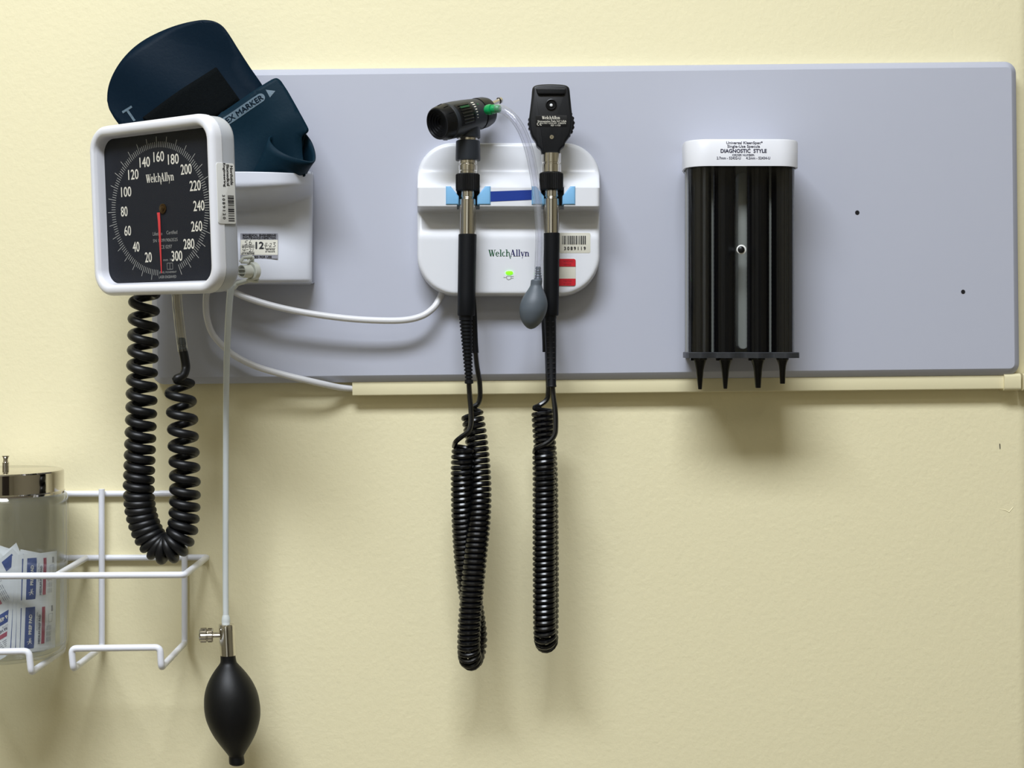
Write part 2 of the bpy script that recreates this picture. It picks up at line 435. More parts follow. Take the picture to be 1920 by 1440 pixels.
# ---------------------------------------------------------------- cable raceway
race = thing('cable_raceway', P(1270, 722, 0), 'cream painted cable raceway running along the wall under the grey board', 'cable raceway')
def racebar(name, xa, xb, ya, yb, h, d, r, m=m_race, cap=True):
    """bar following the board's slight tilt: left end centre (xa,ya), right end centre (xb,yb)"""
    a, c = P(xa, ya, d * .5), P(xb, yb, d * .5); ax = (c - a).normalized(); L = (c - a).length
    up = Vector((0, -1, 0)).cross(ax) * 1.0
    if up.z < 0: up = -up
    Mx = Matrix(((ax.x, up.x, 0, a.x), (ax.y, up.y, -1, 0), (ax.z, up.z, 0, a.z), (0, 0, 0, 1)))
    prof = [(-h / 2, 0.0), (-h / 2, d - r)] + [(-h / 2 + r - r * math.cos(t), d - r + r * math.sin(t)) for t in (PI / 6, PI / 3, PI / 2)]
    prof += [(h / 2 - r + r * math.sin(t), d - r + r * math.cos(t)) for t in (0, PI / 6, PI / 3)] + [(h / 2, d - r), (h / 2, 0.0)]
    q = MB(); q.loops([[(0, p[0], p[1]) for p in prof], [(L, p[0], p[1]) for p in prof]], Mx)
    return q.build(name, m, race)
racebar('channel', 662, 1884, 728.5, 716.0, .0132, .0135, .0012)
racebar('channel_fitting', 1878, 1909, 716.0, 715.8, .0158, .0160, .003)
q = MB()
# the fitting wraps round the bullnose corner
a = P(1908, 715.8, 0)
prof = [(-.0079, .001), (-.0079, .0130), (-.0066, .0154), (-.0049, .016), (.0049, .016), (.0066, .0154), (.0079, .0130), (.0079, .001)]
Ls = []
for k in range(9):
    t = PI / 2 * k / 8
    Ls.append([(XC + (rb + d) * math.sin(t), rb - (rb + d) * math.cos(t), a.z + z) for z, d in prof])
Ls.append([(XC + rb + d, .3, a.z + z) for z, d in prof])
q.loops(Ls); q.build('corner_fitting', m_race, race)

# ---------------------------------------------------------------- wall transformer
unit = thing('wall_transformer', P(953, 555, DB), 'white wall transformer with two instrument cradles mounted on the grey board', 'wall transformer')
UX, UY0, UY1 = 953.5, 268.0, 553.0
def lerp(a, b, t): t = max(0, min(1, t)); return a + (b - a) * t
def smooth(a, b, x): t = max(0, min(1, (x - a) / (b - a))); return t * t * (3 - 2 * t)
def udepth(x, y):
    """front surface distance off the wall (m) at photo-like coordinates"""
    if y < 352: t_ = max(0, (y - 312) / 40); d = .0315 + .0265 * (1 - math.cos(min(1, t_) * PI / 2)) ** 1.3
    elif y < 386: d = .0620
    else:
        d = .0620 - .0265 * smooth(386, 399, y); d += .009 * smooth(392, 450, y)
    if 351 <= y < 392:
        for cx in (878, 1036):
            if abs(x - cx) < 21: d = min(d, .0470)
    return d
cy_, hh, hw = (UY0 + UY1) / 2, (UY1 - UY0) / 2, 171.0
rows = []
ys = sorted(set([UY0 + i * 3.0 for i in range(int((UY1 - UY0) / 3) + 1)] + [UY1, 350.5, 351.5, 352.5, 385.5, 386.5, 388, 390, 392.5, 394.5, 396.5, UY0 + .6, UY0 + 1.6, UY1 - .6, UY1 - 1.6, UY1 - 4.5]))
xn = sorted(set([i * 3.0 for i in range(0, 58)] + [hw, hw - 1, hw - 2.2, hw - 4]))
xs = [-x for x in xn[:0:-1]] + xn
brk = []
for cx in (878, 1036): brk += [cx - UX - 21.5, cx - UX - 20.5, cx - UX + 20.5, cx - UX + 21.5]
xs = sorted(xs + brk)
Rc_t, Rc_b = 66.0, 74.0
Ls = []
for y in ys:
    R = Rc_t if y < cy_ else Rc_b
    e = min(y - UY0, UY1 - y)
    if e < R:
        wd = hw - R + math.sqrt(max(0, R * R - (R - e) ** 2))
    else: wd = hw
    L = []
    for x in xs:
        xx = x if abs(x) < wd - 1e-3 else math.copysign(wd, x)
        ed = min(wd - abs(xx), e)                      # distance to outline, px
        if e < R and wd - abs(xx) < R:
            cxx = max(0, abs(xx) - (hw - R)); cyy = max(0, R - e)
            ed = min(ed if cxx == 0 or cyy == 0 else 1e9, R - math.hypot(cxx, cyy)); ed = max(0, ed)
        r0 = 7.0
        drop = (r0 - math.sqrt(max(0, r0 * r0 - max(0, r0 - ed) ** 2))) * .0005
        d = udepth(xx + UX, y) - drop
        # keep real positions: layout measured at the depth the surface has
        L.append(P(xx + UX, y, d))
    Ls.append(L)
q = MB(); q.loops(Ls, closed=False)
# side wall back to the board
n = len(xs); m_ = len(ys)
ringi = [(0, j) for j in range(n)] + [(i, n - 1) for i in range(1, m_)] + [(m_ - 1, j) for j in range(n - 2, -1, -1)] + [(i, 0) for i in range(m_ - 2, 0, -1)]
front = [Ls[i][j] for i, j in ringi]
backp = [Vector((p.x * 1.0, -DB, p.z)) for p in front]
cen = P(UX, cy_, .03)
backp = [Vector((cen.x + (p.x - cen.x) * 1.012, -DB, cen.z + (p.z - cen.z) * 1.012)) for p in backp]
q.loops([front, backp], cap0=False, cap1=True)
o = q.build('transformer_body', m_unit, unit, angle=40, fix=False)
bm = bmesh.new(); bm.from_mesh(o.data); bmesh.ops.remove_doubles(bm, verts=bm.verts, dist=1e-5); bmesh.ops.dissolve_degenerate(bm, dist=1e-6, edges=bm.edges); bmesh.ops.recalc_face_normals(bm, faces=bm.faces); bm.to_mesh(o.data); bm.free(); o.data.shade_smooth(); o.data.set_sharp_from_angle(angle=math.radians(40))
# cradle liners, U shaped in plan
for cx, wl, wr in ((878, 41, 42), (1036, 40, 41)):
    for sgn, wv in ((-1, wl), (1, wr)):
        x0 = 20.0; 
        # profile in px: x from centre outward, y height, chamfered inner top corner
        prof = [(x0 - 3, -386.5), (wv, -386.5), (wv, -352.5), (x0 + 12, -352.5), (x0 + 2, -365), (x0 - 3, -371)]
        if sgn < 0: prof = [(-a, b_) for a, b_ in prof][::-1]
        Mx = Matrix.Translation(P(VX, VY, .0465)) @ F(VX, VY, 0).to_3x3().to_4x4().normalized() if False else None
        M0 = F(cx, 0, .0465)
        MB().slab([(a, b_) for a, b_ in prof], 0, .0168 / sc(.0465), .0012 / sc(.0465), F(cx, 0, .0465)).build('cradle_liner', m_lblue, unit, angle=30)
    MB().box(-20, 20, -385.5, -356, 0, .0012 / sc(.0465), F(cx, 0, .0472)).build('cradle_back', m_soft, unit)
M = F(0, 0, .0623)
q = MB(); q.poly([(915.5, -359), (997, -356), (997.5, -374.5), (917.5, -378)][::-1], M); q.build('blue_strip', m_blue, unit, flat=True, fix=False)['label'] = 'blue adhesive strip'
# wordmark, lamp and plug symbol
lw = 77.0; lh = lw / LOGO_W
M = F(0, 0, .0447)
q = MB(); e = logo('Welch', q, 915.5, -480.5, 12.2, M, sx=lh / 12.2); q.build('green_lettering', m_green, unit, flat=True, fix=False)
q = MB(); logo('Allyn', q, e, -480.5, 12.2, M, sx=lh / 12.2); q.build('navy_lettering', m_navy, unit, flat=True, fix=False)
q = MB(); q.slab(ccrv([(948, -511.5), (951, -514.6), (959, -514.6), (962, -511.5), (959, -508.4), (951, -508.4)], 4), 0, 1.6, .8, F(0, 0, .0445)); q.build('indicator_lamp', m_led, unit)
q = MB(); q.line([(944, -520), (950, -520)], 1, M); q.line([(950, -517.5), (958, -517.5), (958, -523), (953, -524.5), (950, -522.5), (950, -517.5)], 1, M); q.line([(958, -518), (963, -518)], 1, M); q.line([(958, -521.5), (963, -521.5)], 1, M)
q.build('plug_symbol', m_dim, unit, flat=True, fix=False)
stk = MB(); M = F(0, 0, .0449); stk.slab(rrect(58, 38, 3, 4, 1078, -455.5), 0, .5, .1, F(0, 0, .0444))
stk = stk.build('barcode_sticker', m_paper2, unit)
q = MB(); M = F(0, 0, .0450); barcode(q, 1054, -458, 1100.5, -442, M, 30); text(q, '3 0 8 9 1 1 9', 1078, -465.5, 40, 6, M, bold=.5)
q.build('barcode_print', m_ink, stk, flat=True, fix=False)
stk = MB().slab(rrect(46, 51, 3.5, 4, 1056.5, -510.5), 0, .5, .1, F(0, 0, .0446)).build('red_white_sticker', m_paper2, unit)
q = MB(); M = F(0, 0, .0452)
q.poly([(1034, -499.6), (1079.3, -499.6)] + [(1079.3 - 3.5 + 3.5 * math.cos(a), -485.2 - 3.5 + 3.5 * math.sin(a)) for a in (0, .5, 1, PI / 2)] + [(1034, -485.2)], M)
q.poly([(1034, -522.4), (1034, -535.8)] + [(1079.3 - 3.5 + 3.5 * math.cos(a), -535.8 + 3.5 + 3.5 * math.sin(a)) for a in (-PI / 2, -1, -.5, 0)] + [(1079.3, -522.4)], M)
q.build('red_bands', m_stred, stk, flat=True, fix=False)
q = MB(); M = F(0, 0, .04525); text(q, 'REMOVED', 1066, -490, 18, 3.2, M); text(q, 'SERVICE', 1064, -496, 14, 3.2, M); text(q, 'TESTED', 1064, -527, 16, 3.2, M); text(q, 'BY DATE', 1064, -532.3, 14, 3.2, M)
q.build('sticker_print', m_dkred, stk, flat=True, fix=False)

# ---------------------------------------------------------------- instrument handles
def vlathe(name, cx, d, secs, m, parent, seg=40, rib=None, lean=0.0, angle=35):
    """vertical turned part: secs = [(y px, half width px)]"""
    s = sc(d); y0 = secs[0][0]; a = P(cx, y0, d)
    prof = [((y - y0) * s, hw_ * s) for y, hw_ in secs]
    b2 = P(cx + lean, secs[-1][0], d); ax = (b2 - a) if abs(lean) > 0 else Vector((0, 0, -1))
    return MB().lathe(prof, a, ax, seg, rib).build(name, m, parent, angle=angle)
HD = .0605
oto = thing('otoscope', P(877, 600, HD), 'black otoscope with a short sideways viewing barrel hanging in the left cradle', 'otoscope')
CX = 877.5
vlathe('neck', CX + .5, HD, [(206, 15), (225, 21), (240, 22.3), (258, 22.8), (259, 22)], m_soft, oto)
vlathe('neck_ring', CX, HD, [(259, 18.5), (264.5, 18.5)], m_steel, oto, 40)
vlathe('head_collar', CX, HD, [(264, 21.5), (265, 22.6), (298, 23.6), (301, 23)], m_soft, oto)
vlathe('chrome_neck', CX, HD, [(300, 17.4), (307, 17.4), (308, 16), (309.4, 16), (310, 17.8), (320, 17.8), (321, 17.2), (327, 17.2)], m_steel, oto, angle=25)
vlathe('dimmer_collar', CX - .5, HD, [(326, 21), (328, 22.6), (357, 22.6), (359, 21.4)], m_black, oto, 72, rib=.045, angle=20)
vlathe('handle_tube', CX - .5, HD, [(358, 13.2), (370, 13.2), (371, 12), (372.5, 12), (374, 15.6), (442, 15.8)], m_steel, oto, 48, angle=25, lean=-.5)
vlathe('handle_grip', CX - .8, HD, [(439, 16), (440, 17.1), (553, 16.8), (590, 16.6), (592, 15.6)], m_grip, oto, lean=-2.6)
def relief(name, cx, d, y0, y1, w0, w1, lean, parent, n=17):
    secs = [(y0 - 6, w0), (y0, w0)]
    for k in range(n):
        ya = y0 + (y1 - y0) * k / n; yb = y0 + (y1 - y0) * (k + 1) / n; wk = w0 + (w1 - w0) * (k + .5) / n
        secs += [(ya + .5, wk), (ya + (yb - ya) * .62, wk), (ya + (yb - ya) * .66, wk - 2.2), (yb - .3, wk - 2.2)]
    secs += [(y1, w1 + 1), (y1 + 7, w1 + 1), (y1 + 8, w1 - 2)]
    return vlathe(name, cx, d, secs, m_grip, parent, 24, lean=lean, angle=25)
relief('strain_relief', 873, HD, 596, 712, 12.8, 7.2, 6.5, oto)
# viewing barrel
ax = Vector((.70, .66, .275)).normalized()
E0 = P(819.5, 232, .085)
nv = Vector((0, -1, 0)); nv = (nv - ax * nv.dot(ax)).normalized(); uu = ax.cross(nv)
if uu.z < 0: uu = -uu
def bp(t, r, an): an = math.radians(an); return E0 + ax * t + (nv * math.cos(an) + uu * math.sin(an)) * r
mm = .001
head = MB().lathe([(10.8 * mm, 15.2 * mm), (11.2 * mm, 15.6 * mm), (11.6 * mm, 16.1 * mm), (20 * mm, 16.2 * mm), (34 * mm, 15.4 * mm), (44 * mm, 14.5 * mm), (49.4 * mm, 13.9 * mm), (49.8 * mm, 13 * mm)], E0, ax, 56).build('viewing_barrel', m_soft, oto)
prof = [(7, 0), (7, 4.2), (5.4, 4.4), (5.4, 6.2), (4.2, 6.4), (4.2, 8.4), (3, 8.6), (3, 10.4), (1.8, 10.6), (1.8, 12.2), (.2, 12.8), (0, 13.4), (.5, 14.1), (1.6, 14.5), (6, 15.4), (10, 16.1), (10.6, 15.9), (10.8, 15.0)]
ep = MB().lathe([(t * mm, r * mm) for t, r in prof], E0, ax, 56).build('eyepiece_ring', m_black, oto, angle=25)
q = MB()
for k in range(12):
    an = k * 30 + 12
    q.loops([[bp(t, r_, an + da) for t, r_, da in ((4 * mm, 14.6 * mm, -1.4), (4 * mm, 15.5 * mm, 0), (4 * mm, 14.6 * mm, 1.4))], [bp(t, r_, an + da) for t, r_, da in ((9 * mm, 15.6 * mm, -1.4), (9 * mm, 16.4 * mm, 0), (9 * mm, 15.6 * mm, 1.4))]])
q.build('grip_ridges', m_black, ep)
MB().lathe([(49.4 * mm, 13.2 * mm), (49.8 * mm, 13.5 * mm), (50.2 * mm, 14.4 * mm), (58 * mm, 13.9 * mm), (62.6 * mm, 12.6 * mm), (63.6 * mm, 11 * mm), (63.7 * mm, 0)], E0, ax, 56).build('focus_ring', m_black, oto, angle=25)
ta = P(914, 198, .046); tb = P(938.5, 187.5, .031)
MB().lathe([(0, .0021), ((tb - ta).length - .003, .0021), ((tb - ta).length - .0028, .0031), ((tb - ta).length - .0004, .0031), ((tb - ta).length, .0022), ((tb - ta).length, 0)], ta, tb - ta, 20).build('specula_tip', m_chrome, oto)
# side window with ribbed wheel
def brad(t): return lerp(16.2, 15.4, (t - 20) / 14) * mm if t < 34 else lerp(15.4, 14.5, (t - 34) / 10) * mm
win = MB().grid(lambda u, v: bp((14.5 + 19 * u - 5 * (v - .5) ** 2 * u) * mm, brad(14.5 + 19 * u) + .00025, -38 + 76 * v), 8, 20).build('focus_window', m_black, oto)
q = MB()
for k in range(7):
    an = -32 + k * 9.5
    q.grid(lambda u, v: bp((17.5 + 12.5 * u) * mm, brad(17.5 + 12.5 * u) + (.0003 + .0008 * math.sin(PI * v)), an + 5.6 * v), 2, 4)
q.build('ribbed_wheel', m_spec, win)
q = MB()
for an in (21, 17): q.grid(lambda u, v: bp((18 + 11.5 * u) * mm, brad(18 + 11.5 * u) + .0013, an + 1.6 * v), 2, 1)
q.grid(lambda u, v: bp((41 + 1.4 * u) * mm, brad(41) + .0003, 20 + 5 * v), 1, 1)
q.build('green_marks', mat('green_mark', (30, 110, 60), .5), win, flat=True)
q = MB()
for k in range(7): q.grid(lambda u, v: bp((35.2 + (3.2 - .35 * k) * u) * mm, brad(37) + .0003, 31 - 9.2 * k + (4.2 - .4 * k) * v), 1, 1)
q.build('scale_marks', m_print, win, flat=True)

def cord_with_coil(pre, cen, post, R, r, pitch, phase0=PI, hand=1, per=16, seg=8):
    c = crv(PP(cen), 10); hx = coil(c, R, pitch, phase0, per, hand=hand)
    a = crv(PP(pre) + [hx[0]], 8)[:-1] if pre else []
    z = crv([hx[-1]] + PP(post), 8)[1:] if post else []
    return MB().tube(a + hx + z, r, seg)
OM = .0083; OW = .00232
q = cord_with_coil([(879, 715, .0605), (880.5, 740, .0605), (883, 770, .064), (883, 795, .068), (878, 809, .070), (864, 820, .072), (855, 828, .070)],
    [(869, 838, .061), (867, 870, .061), (867, 920, .060), (868, 970, .058), (872, 1040, .052), (879, 1100, .047), (887, 1150, .045), (892, 1190, .044), (891, 1214, .045), (887, 1230, .050), (883, 1236, .057), (880, 1228, .064), (879, 1205, .068), (881, 1160, .070), (886, 1100, .070), (892, 1040, .068), (898, 980, .064), (900, 930, .060), (899, 890, .056), (896, 850, .052), (891, 810, .048), (885, 776, .046)],
    [(886, 765, .048), (896, 757, .047), (900, 742, .046), (899, 715, .045), (894, 685, .044), (891, 655, .043)], OM, OW, lambda f: .00475 if f < .75 else .00475 + .0008 * (f - .75) * 4)
q.build('coiled_cord', m_cord, oto)
q = MB(); q.tube(crv(PP([(884, 548, .038), (887, 590, .041), (889, 640, .042), (890.5, 662, .0425)]), 5), .0035, 14); q.build('cord_boot', m_grip, oto)

oph = thing('ophthalmoscope', P(1034, 600, HD), 'black flat-headed ophthalmoscope hanging in the right cradle', 'ophthalmoscope')
CX = 1034
vlathe('chrome_neck', CX, HD, [(288, 18.2), (305, 18.2), (306, 17), (308, 17), (309, 18.4), (323, 18.4), (324.5, 17.4), (326, 17.4)], m_steel, oph, angle=25)
vlathe('dimmer_collar', CX - .3, HD, [(324, 20.5), (326, 22.4), (355, 22.4), (357.5, 21)], m_black, oph, 72, rib=.045, angle=20)
vlathe('handle_tube', CX, HD, [(356, 13), (369, 13), (370, 11.6), (371.5, 11.6), (373, 14.6), (440, 14.6)], m_steel, oph, 48, angle=25)
vlathe('handle_grip', CX + .5, HD, [(436.5, 14), (437.5, 15.2), (560, 14.6), (590, 14.3), (592, 13)], m_grip, oph, lean=-1.4)
sr = vlathe('strain_relief', 1031.5, HD, [(588, 11.8), (596, 11.8), (598, 11), (640, 10.4), (722, 8.4), (724, 9.2), (726, 8)], m_grip, oph, 24, lean=3)
q = MB()
for k in range(12):
    y = 603 + k * 9.7
    for sx in (-1, 1):
        xx = 1031.8 + (y - 600) / 120 * 2.6 + sx * 4.6
        q.box(xx - 2.4, xx + 2.4, -y - 1.2, -y + 1.2, -.002 / sc(HD), .0003 / sc(HD), F(0, 0, HD + .0047 - (y - 600) / 120 * .0009))
q.build('relief_slots', m_hole, sr)
s = sc(.067)
hl = [(1003, -159.5), (1013, -157.6), (1033, -156.8), (1053, -157.6), (1063, -159.5), (1068, -164), (1069.5, -180), (1072, -205), (1074, -222), (1073, -240), (1068, -256), (1060, -266), (1059, -274), (1050, -280), (1050.5, -289), (1015, -289), (1015, -280), (1006, -274), (1005, -266), (997, -256), (993, -240), (992, -222), (994, -205), (997, -180), (998, -164)][::-1]
hd = MB().slab(rpoly(hl, 5, 3), -.0125 / s, 0, .0022 / s, F(0, 0, .0672), bb=.002 / s).build('head_housing', m_black2, oph)
wl = [(1033.5 + (43 + (1.1 if (k % 4) < 2 else -.6)) * math.cos(2 * PI * k / 112), -232 + (40 + (1.1 if (k % 4) < 2 else -.6)) * math.sin(2 * PI * k / 112)) for k in range(112)]
MB().slab(wl, -.0038 / s, .0038 / s, .001 / s, F(0, 0, .0605), bb=.001 / s).build('lens_wheel', m_black, oph, angle=50)
MB().slab(rpoly([(1004, -166), (1062, -166), (1059, -177.5), (1008, -177.5)][::-1], 3.5, 4), 0, .0028 / s, .0012 / s, F(0, 0, .067)).build('brow_rest', m_black2, oph)
ap = MB().lathe([(0, .0051), (.0014, .0049), (.0016, .0043), (.0002, .0036), (.0002, 0)], P(1033.5, 196, .0670), (0, -1, 0), 32).build('aperture_ring', m_black, oph, angle=25)
MB().lathe([(0, .0014), (.0006, .0012), (.0009, 0)], P(1033.5, 197, .0672), (0, -1, 0), 20).build('lens', m_glint, ap)  # white highlight in the aperture, put into the lens colour
MB().lathe([(0, .0021), (.0007, .0018), (.0007, .0008), (.0002, .0007), (.0002, 0)], P(1034.5, 257, .0670), (0, -1, 0), 24).build('screw', m_steel, oph)
lb = MB().slab(rrect(60, 22, 2, 3, 1034, -227), 0, .35, .1, F(0, 0, .0671)).build('name_plate', m_black, oph)
q = MB(); M = F(0, 0, .0674); e = logo('WelchAllyn', q, 1016, -223.5, 6.0, M, sx=34 / LOGO_W / 6.0)
text(q, 'Skaneateles Falls NY USA', 1035, -227.2, 54, 3.6, M); text(q, 'US PAT 4,526,449  4,988,878', 1038, -231.2, 46, 3.0, M); text(q, 'REF 11720', 1042, -235, 18, 2.8, M)
q.ring(1009.5, -232.5, 1.9, 2.7, M, a0=PI * .35, a1=PI * 1.65, n=12); q.ring(1014.5, -232.5, 1.9, 2.7, M, a0=PI * .35, a1=PI * 1.65, n=12); q.rect(1012, -232.9, 1014.6, -232.1, M)
q.build('plate_lettering', m_print, lb, flat=True, fix=False)
q = cord_with_coil([(1035, 716, .0605), (1037.5, 740, .061), (1041, 770, .068), (1042, 797, .074), (1040, 815, .077), (1030, 828, .078), (1014, 837, .077), (1005, 842, .074)],
    [(1020, 848, .0665), (1020.5, 900, .067), (1020.5, 960, .067), (1020.5, 1040, .067), (1021, 1120, .067), (1021.5, 1172, .066), (1022.5, 1194, .063), (1024, 1203, .056), (1025.5, 1194, .049), (1026, 1170, .046), (1026.5, 1100, .046), (1026, 1000, .046), (1025, 900, .046), (1022, 840, .046), (1019, 800, .046), (1017.5, 772, .046)],
    [(1003, 766, .050), (1012, 760, .047), (1025, 750, .046), (1028, 735, .046), (1027.5, 700, .045), (1026, 655, .044)], OM, OW, .00475)
q.build('coiled_cord', m_cord, oph)
q = MB(); q.tube(crv(PP([(1020, 548, .038), (1022, 590, .041), (1024, 640, .043), (1024.5, 660, .0435)]), 5), .0036, 14); q.build('cord_boot', m_grip, oph)

# insufflator
ins = thing('insufflator_bulb', P(998, 617, .07), 'small grey rubber squeeze bulb on a clear tube plugged into the otoscope', 'insufflator')
tp = crv(PP([(928, 204, .075), (937, 204, .078), (952, 211, .082), (967, 226, .085), (981, 250, .087), (992, 282, .087), (1000, 320, .087), (1006, 360, .086), (1010, 400, .085), (1012, 440, .084), (1011.5, 475, .083), (1009, 524, .082)]), 8)
MB().tube(tp, .0039, 16).build('clear_tube', g_tube, ins)
MB().tube(tp, .0020, 12).build('tube_bore', g_tube, ins)
gx = (P(934, 203.5, .077) - P(911, 206, .070)).normalized()
MB().lathe([(-.001, .0030), (.0002, .0042), (.003, .0048), (.0055, .0046), (.006, .0034), (.0075, .0034), (.008, .0042), (.010, .0038), (.0105, .003), (.012, .0038), (.014, .003), (.0146, .0015)], P(912, 206, .0705), gx, 24).build('green_connector', m_greenpl, ins)
s = sc(.082)
MB().lathe([(0, .0022), (.002, .0026), (.0024, .0020), (.004, .0028), (.0045, .002), (.006, .003), (.0065, .0022), (.0085, .0032), (.009, .0026), (.0105, .0035), (.0125, .0035)], P(1009.2, 500, .082), (0, 0, -1), 20).build('barbed_fitting', m_slate, ins)
bulbprof = [(523, 8.5), (524.5, 10.6), (530, 10.8), (535, 11.2), (542, 14.5), (552, 20), (563, 24.4), (573, 26), (583, 25.7), (594, 22.6), (604, 17.6), (612, 10.6), (615.5, 5.4), (617, 0)]
c_ = crv([(x, y, 0) for x, y in bulbprof], 4)
MB().lathe([((p.x - 523) * s, max(0, p.y) * s) for p in c_], P(1006.5, 524, .082), (P(995.5, 617, .082) - P(1006.5, 524, .082)), 40).build('rubber_bulb', m_bulbgrey, ins, angle=50)

# ---------------------------------------------------------------- specula dispenser
dis = thing('specula_dispenser', P(1390, 672, DB), 'tall clear wall dispenser with white cap full of black ear specula', 'dispenser')
DX = 1390.5
def dplan(wf, wb, df, r=.018, db=DB, n=8):
    """plan outline (x, depth) in metres: narrow at the board, widest near the front"""
    pts = [(-wb, db), (-wf * .985, db + (df - db) * .45), (-wf, df - r * 1.05)]
    for k in range(1, n + 1):
        a = PI / 2 * k / n; pts.append((-wf + r - r * math.cos(a), df - r + r * math.sin(a)))
    return pts + [(-x, d) for x, d in pts[::-1]]
fr = .090
sF = sc(.075)
def plan_loop(pl_, z, cx): return [(cx + x, -d, z) for x, d in pl_]
cxw = P(DX, 0, .075).x; 
def zc(py, d): return P(0, py, d).z
ztop, zb = zc(260.5, fr), zc(311, fr)
hwc = 106.5 * sc(.073)
q = MB(); pc = dplan(hwc, hwc * .86, fr, .020); pci = [(x * .965, DB + (d - DB) * .975) for x, d in pc]
q.loops([plan_loop(pc, zb, cxw), plan_loop(pc, ztop - .0015, cxw), plan_loop([(x * .99, DB + (d - DB) * .988) for x, d in pc], ztop, cxw)], cap0=False)
q.loops([plan_loop(pc, zb, cxw), plan_loop(pci, zb, cxw), plan_loop(pci, ztop - .003, cxw)], cap0=False, cap1=True)
cap = q.build('dispenser_cap', m_white, dis, angle=35)
q = MB(); M = F(0, 0, fr + .0002)
text(q, 'Universal KleenSpec*', 1396, -268.2, 68, 6.6, M, bold=.3); text(q, 'Single-Use Specula', 1394.5, -275, 61, 6.6, M, bold=.3)
text(q, 'DIAGNOSTIC  STYLE', 1394.5, -282.8, 86, 6.8, M, bold=.7); text(q, 'ORDER NUMBER:', 1394, -290.6, 42, 3.8, M, bold=.2)
text(q, '2.7mm - 52432-U', 1366.5, -296.2, 45, 4.9, M, bold=.25); text(q, '4.2mm - 52434-U', 1421.5, -296.2, 45, 4.9, M, bold=.25)
q.build('cap_lettering', m_navyink, cap, flat=True, fix=False)
# clear cover
hwb = 101.0 * sc(.07); zl = zc(662, .085)
q = MB(); pc2 = dplan(hwb, hwb * .86, .085, .016)
q.loops([plan_loop(pc2, zl, cxw), plan_loop(pc2, ztop - .004, cxw)], cap0=False, cap1=False)
q.build('clear_cover', g_cover, dis, angle=35)
for sx in (-1, 1): MB().box(cxw + sx * (hwb - .0004) - .0008, cxw + sx * (hwb - .0004) + .0008, -.0665, -.0635, zl, zb + .002).build('cover_edge', m_dim, dis)
# back panel and centre rail
MB().box(cxw - hwb * .84, cxw + hwb * .84, -DB - .004, -DB, zl, ztop - .006).build('back_panel', m_inner, dis)
rl = MB().slab(rrect(19, 330, 9, 6, 1389.5, -490), 0, .012 / sc(.045), .001 / sc(.045), F(0, 0, .045)); rl.box(1384, 1395, -640, -330, -.028 / sc(.045), 0, F(0, 0, .045))
rl.build('centre_rail', m_inner, dis)
kn = MB().lathe([(-.015, .0022), (.0, .0036), (.0004, .0042), (.002, .0042), (.0023, .0036)], P(1389.7, 468, .0855), (0, -1, 0), 28).build('cover_knob', m_paper, dis)
MB().lathe([(0, .0031), (.0009, .003), (.0016, .0022), (.0019, 0)], P(1389.7, 468, .0877), (0, -1, 0), 24).build('knob_centre', m_black, kn)
for cx, hw_ in ((1312.5, 21.5), (1358.5, 20.5), (1421, 20.5), (1467, 20.5)):
    d = .066; r = hw_ * sc(d); a = P(cx, 300, d); seg = 64; rr = random.Random(cx)
    amp = [1 - .035 * (k % 3 == 0) - .05 * (rr.random() < .18) for k in range(seg)]
    b_ = MB(); Ls = []; z0_, z1_ = zb + .004, zl + .0005; N = 40
    for i in range(N + 1):
        z = z0_ + (z1_ - z0_) * i / N
        for dz, k_ in ((0, 1.0), ((z1_ - z0_) / N * .5, .985)):
            if i == N and dz: continue
            Ls.append([(a.x + r * k_ * amp[k] * math.cos(2 * PI * k / seg), a.y + r * k_ * amp[k] * math.sin(2 * PI * k / seg), z + dz) for k in range(seg)])
    b_.loops(Ls).build('specula_column', m_spec, dis, angle=60)
for cx in (1335.3, 1443.8):
    MB().box(cx - 3, cx + 3, -668, -316, 0, .004 / sc(.058), F(0, 0, .058)).build('divider_rib', m_inner, dis)
# tray, scalloped front
q = MB(); tr = []
hwt = 106.0 * sc(.08)
N = 64
for k in range(N + 1):
    u = -1 + 2 * k / N
    x = hwt * u; d = .0895 + .0022 * math.cos(u * 4 * PI + PI) if abs(u) < .97 else .082
    tr.append((x, d))
tr = [(-hwt * .86, DB), (-hwt * .99, .055)] + tr + [(hwt * .99, .055), (hwt * .86, DB)]
zt0, zt1 = zc(660.5, .09), zc(671.5, .09)
q.loops([plan_loop(tr, zt1, cxw), plan_loop(tr, zt0 - .0006, cxw), plan_loop([(x * .992, DB + (d - DB) * .99) for x, d in tr], zt0, cxw)])
q.build('dispensing_tray', m_tray, dis, angle=30)
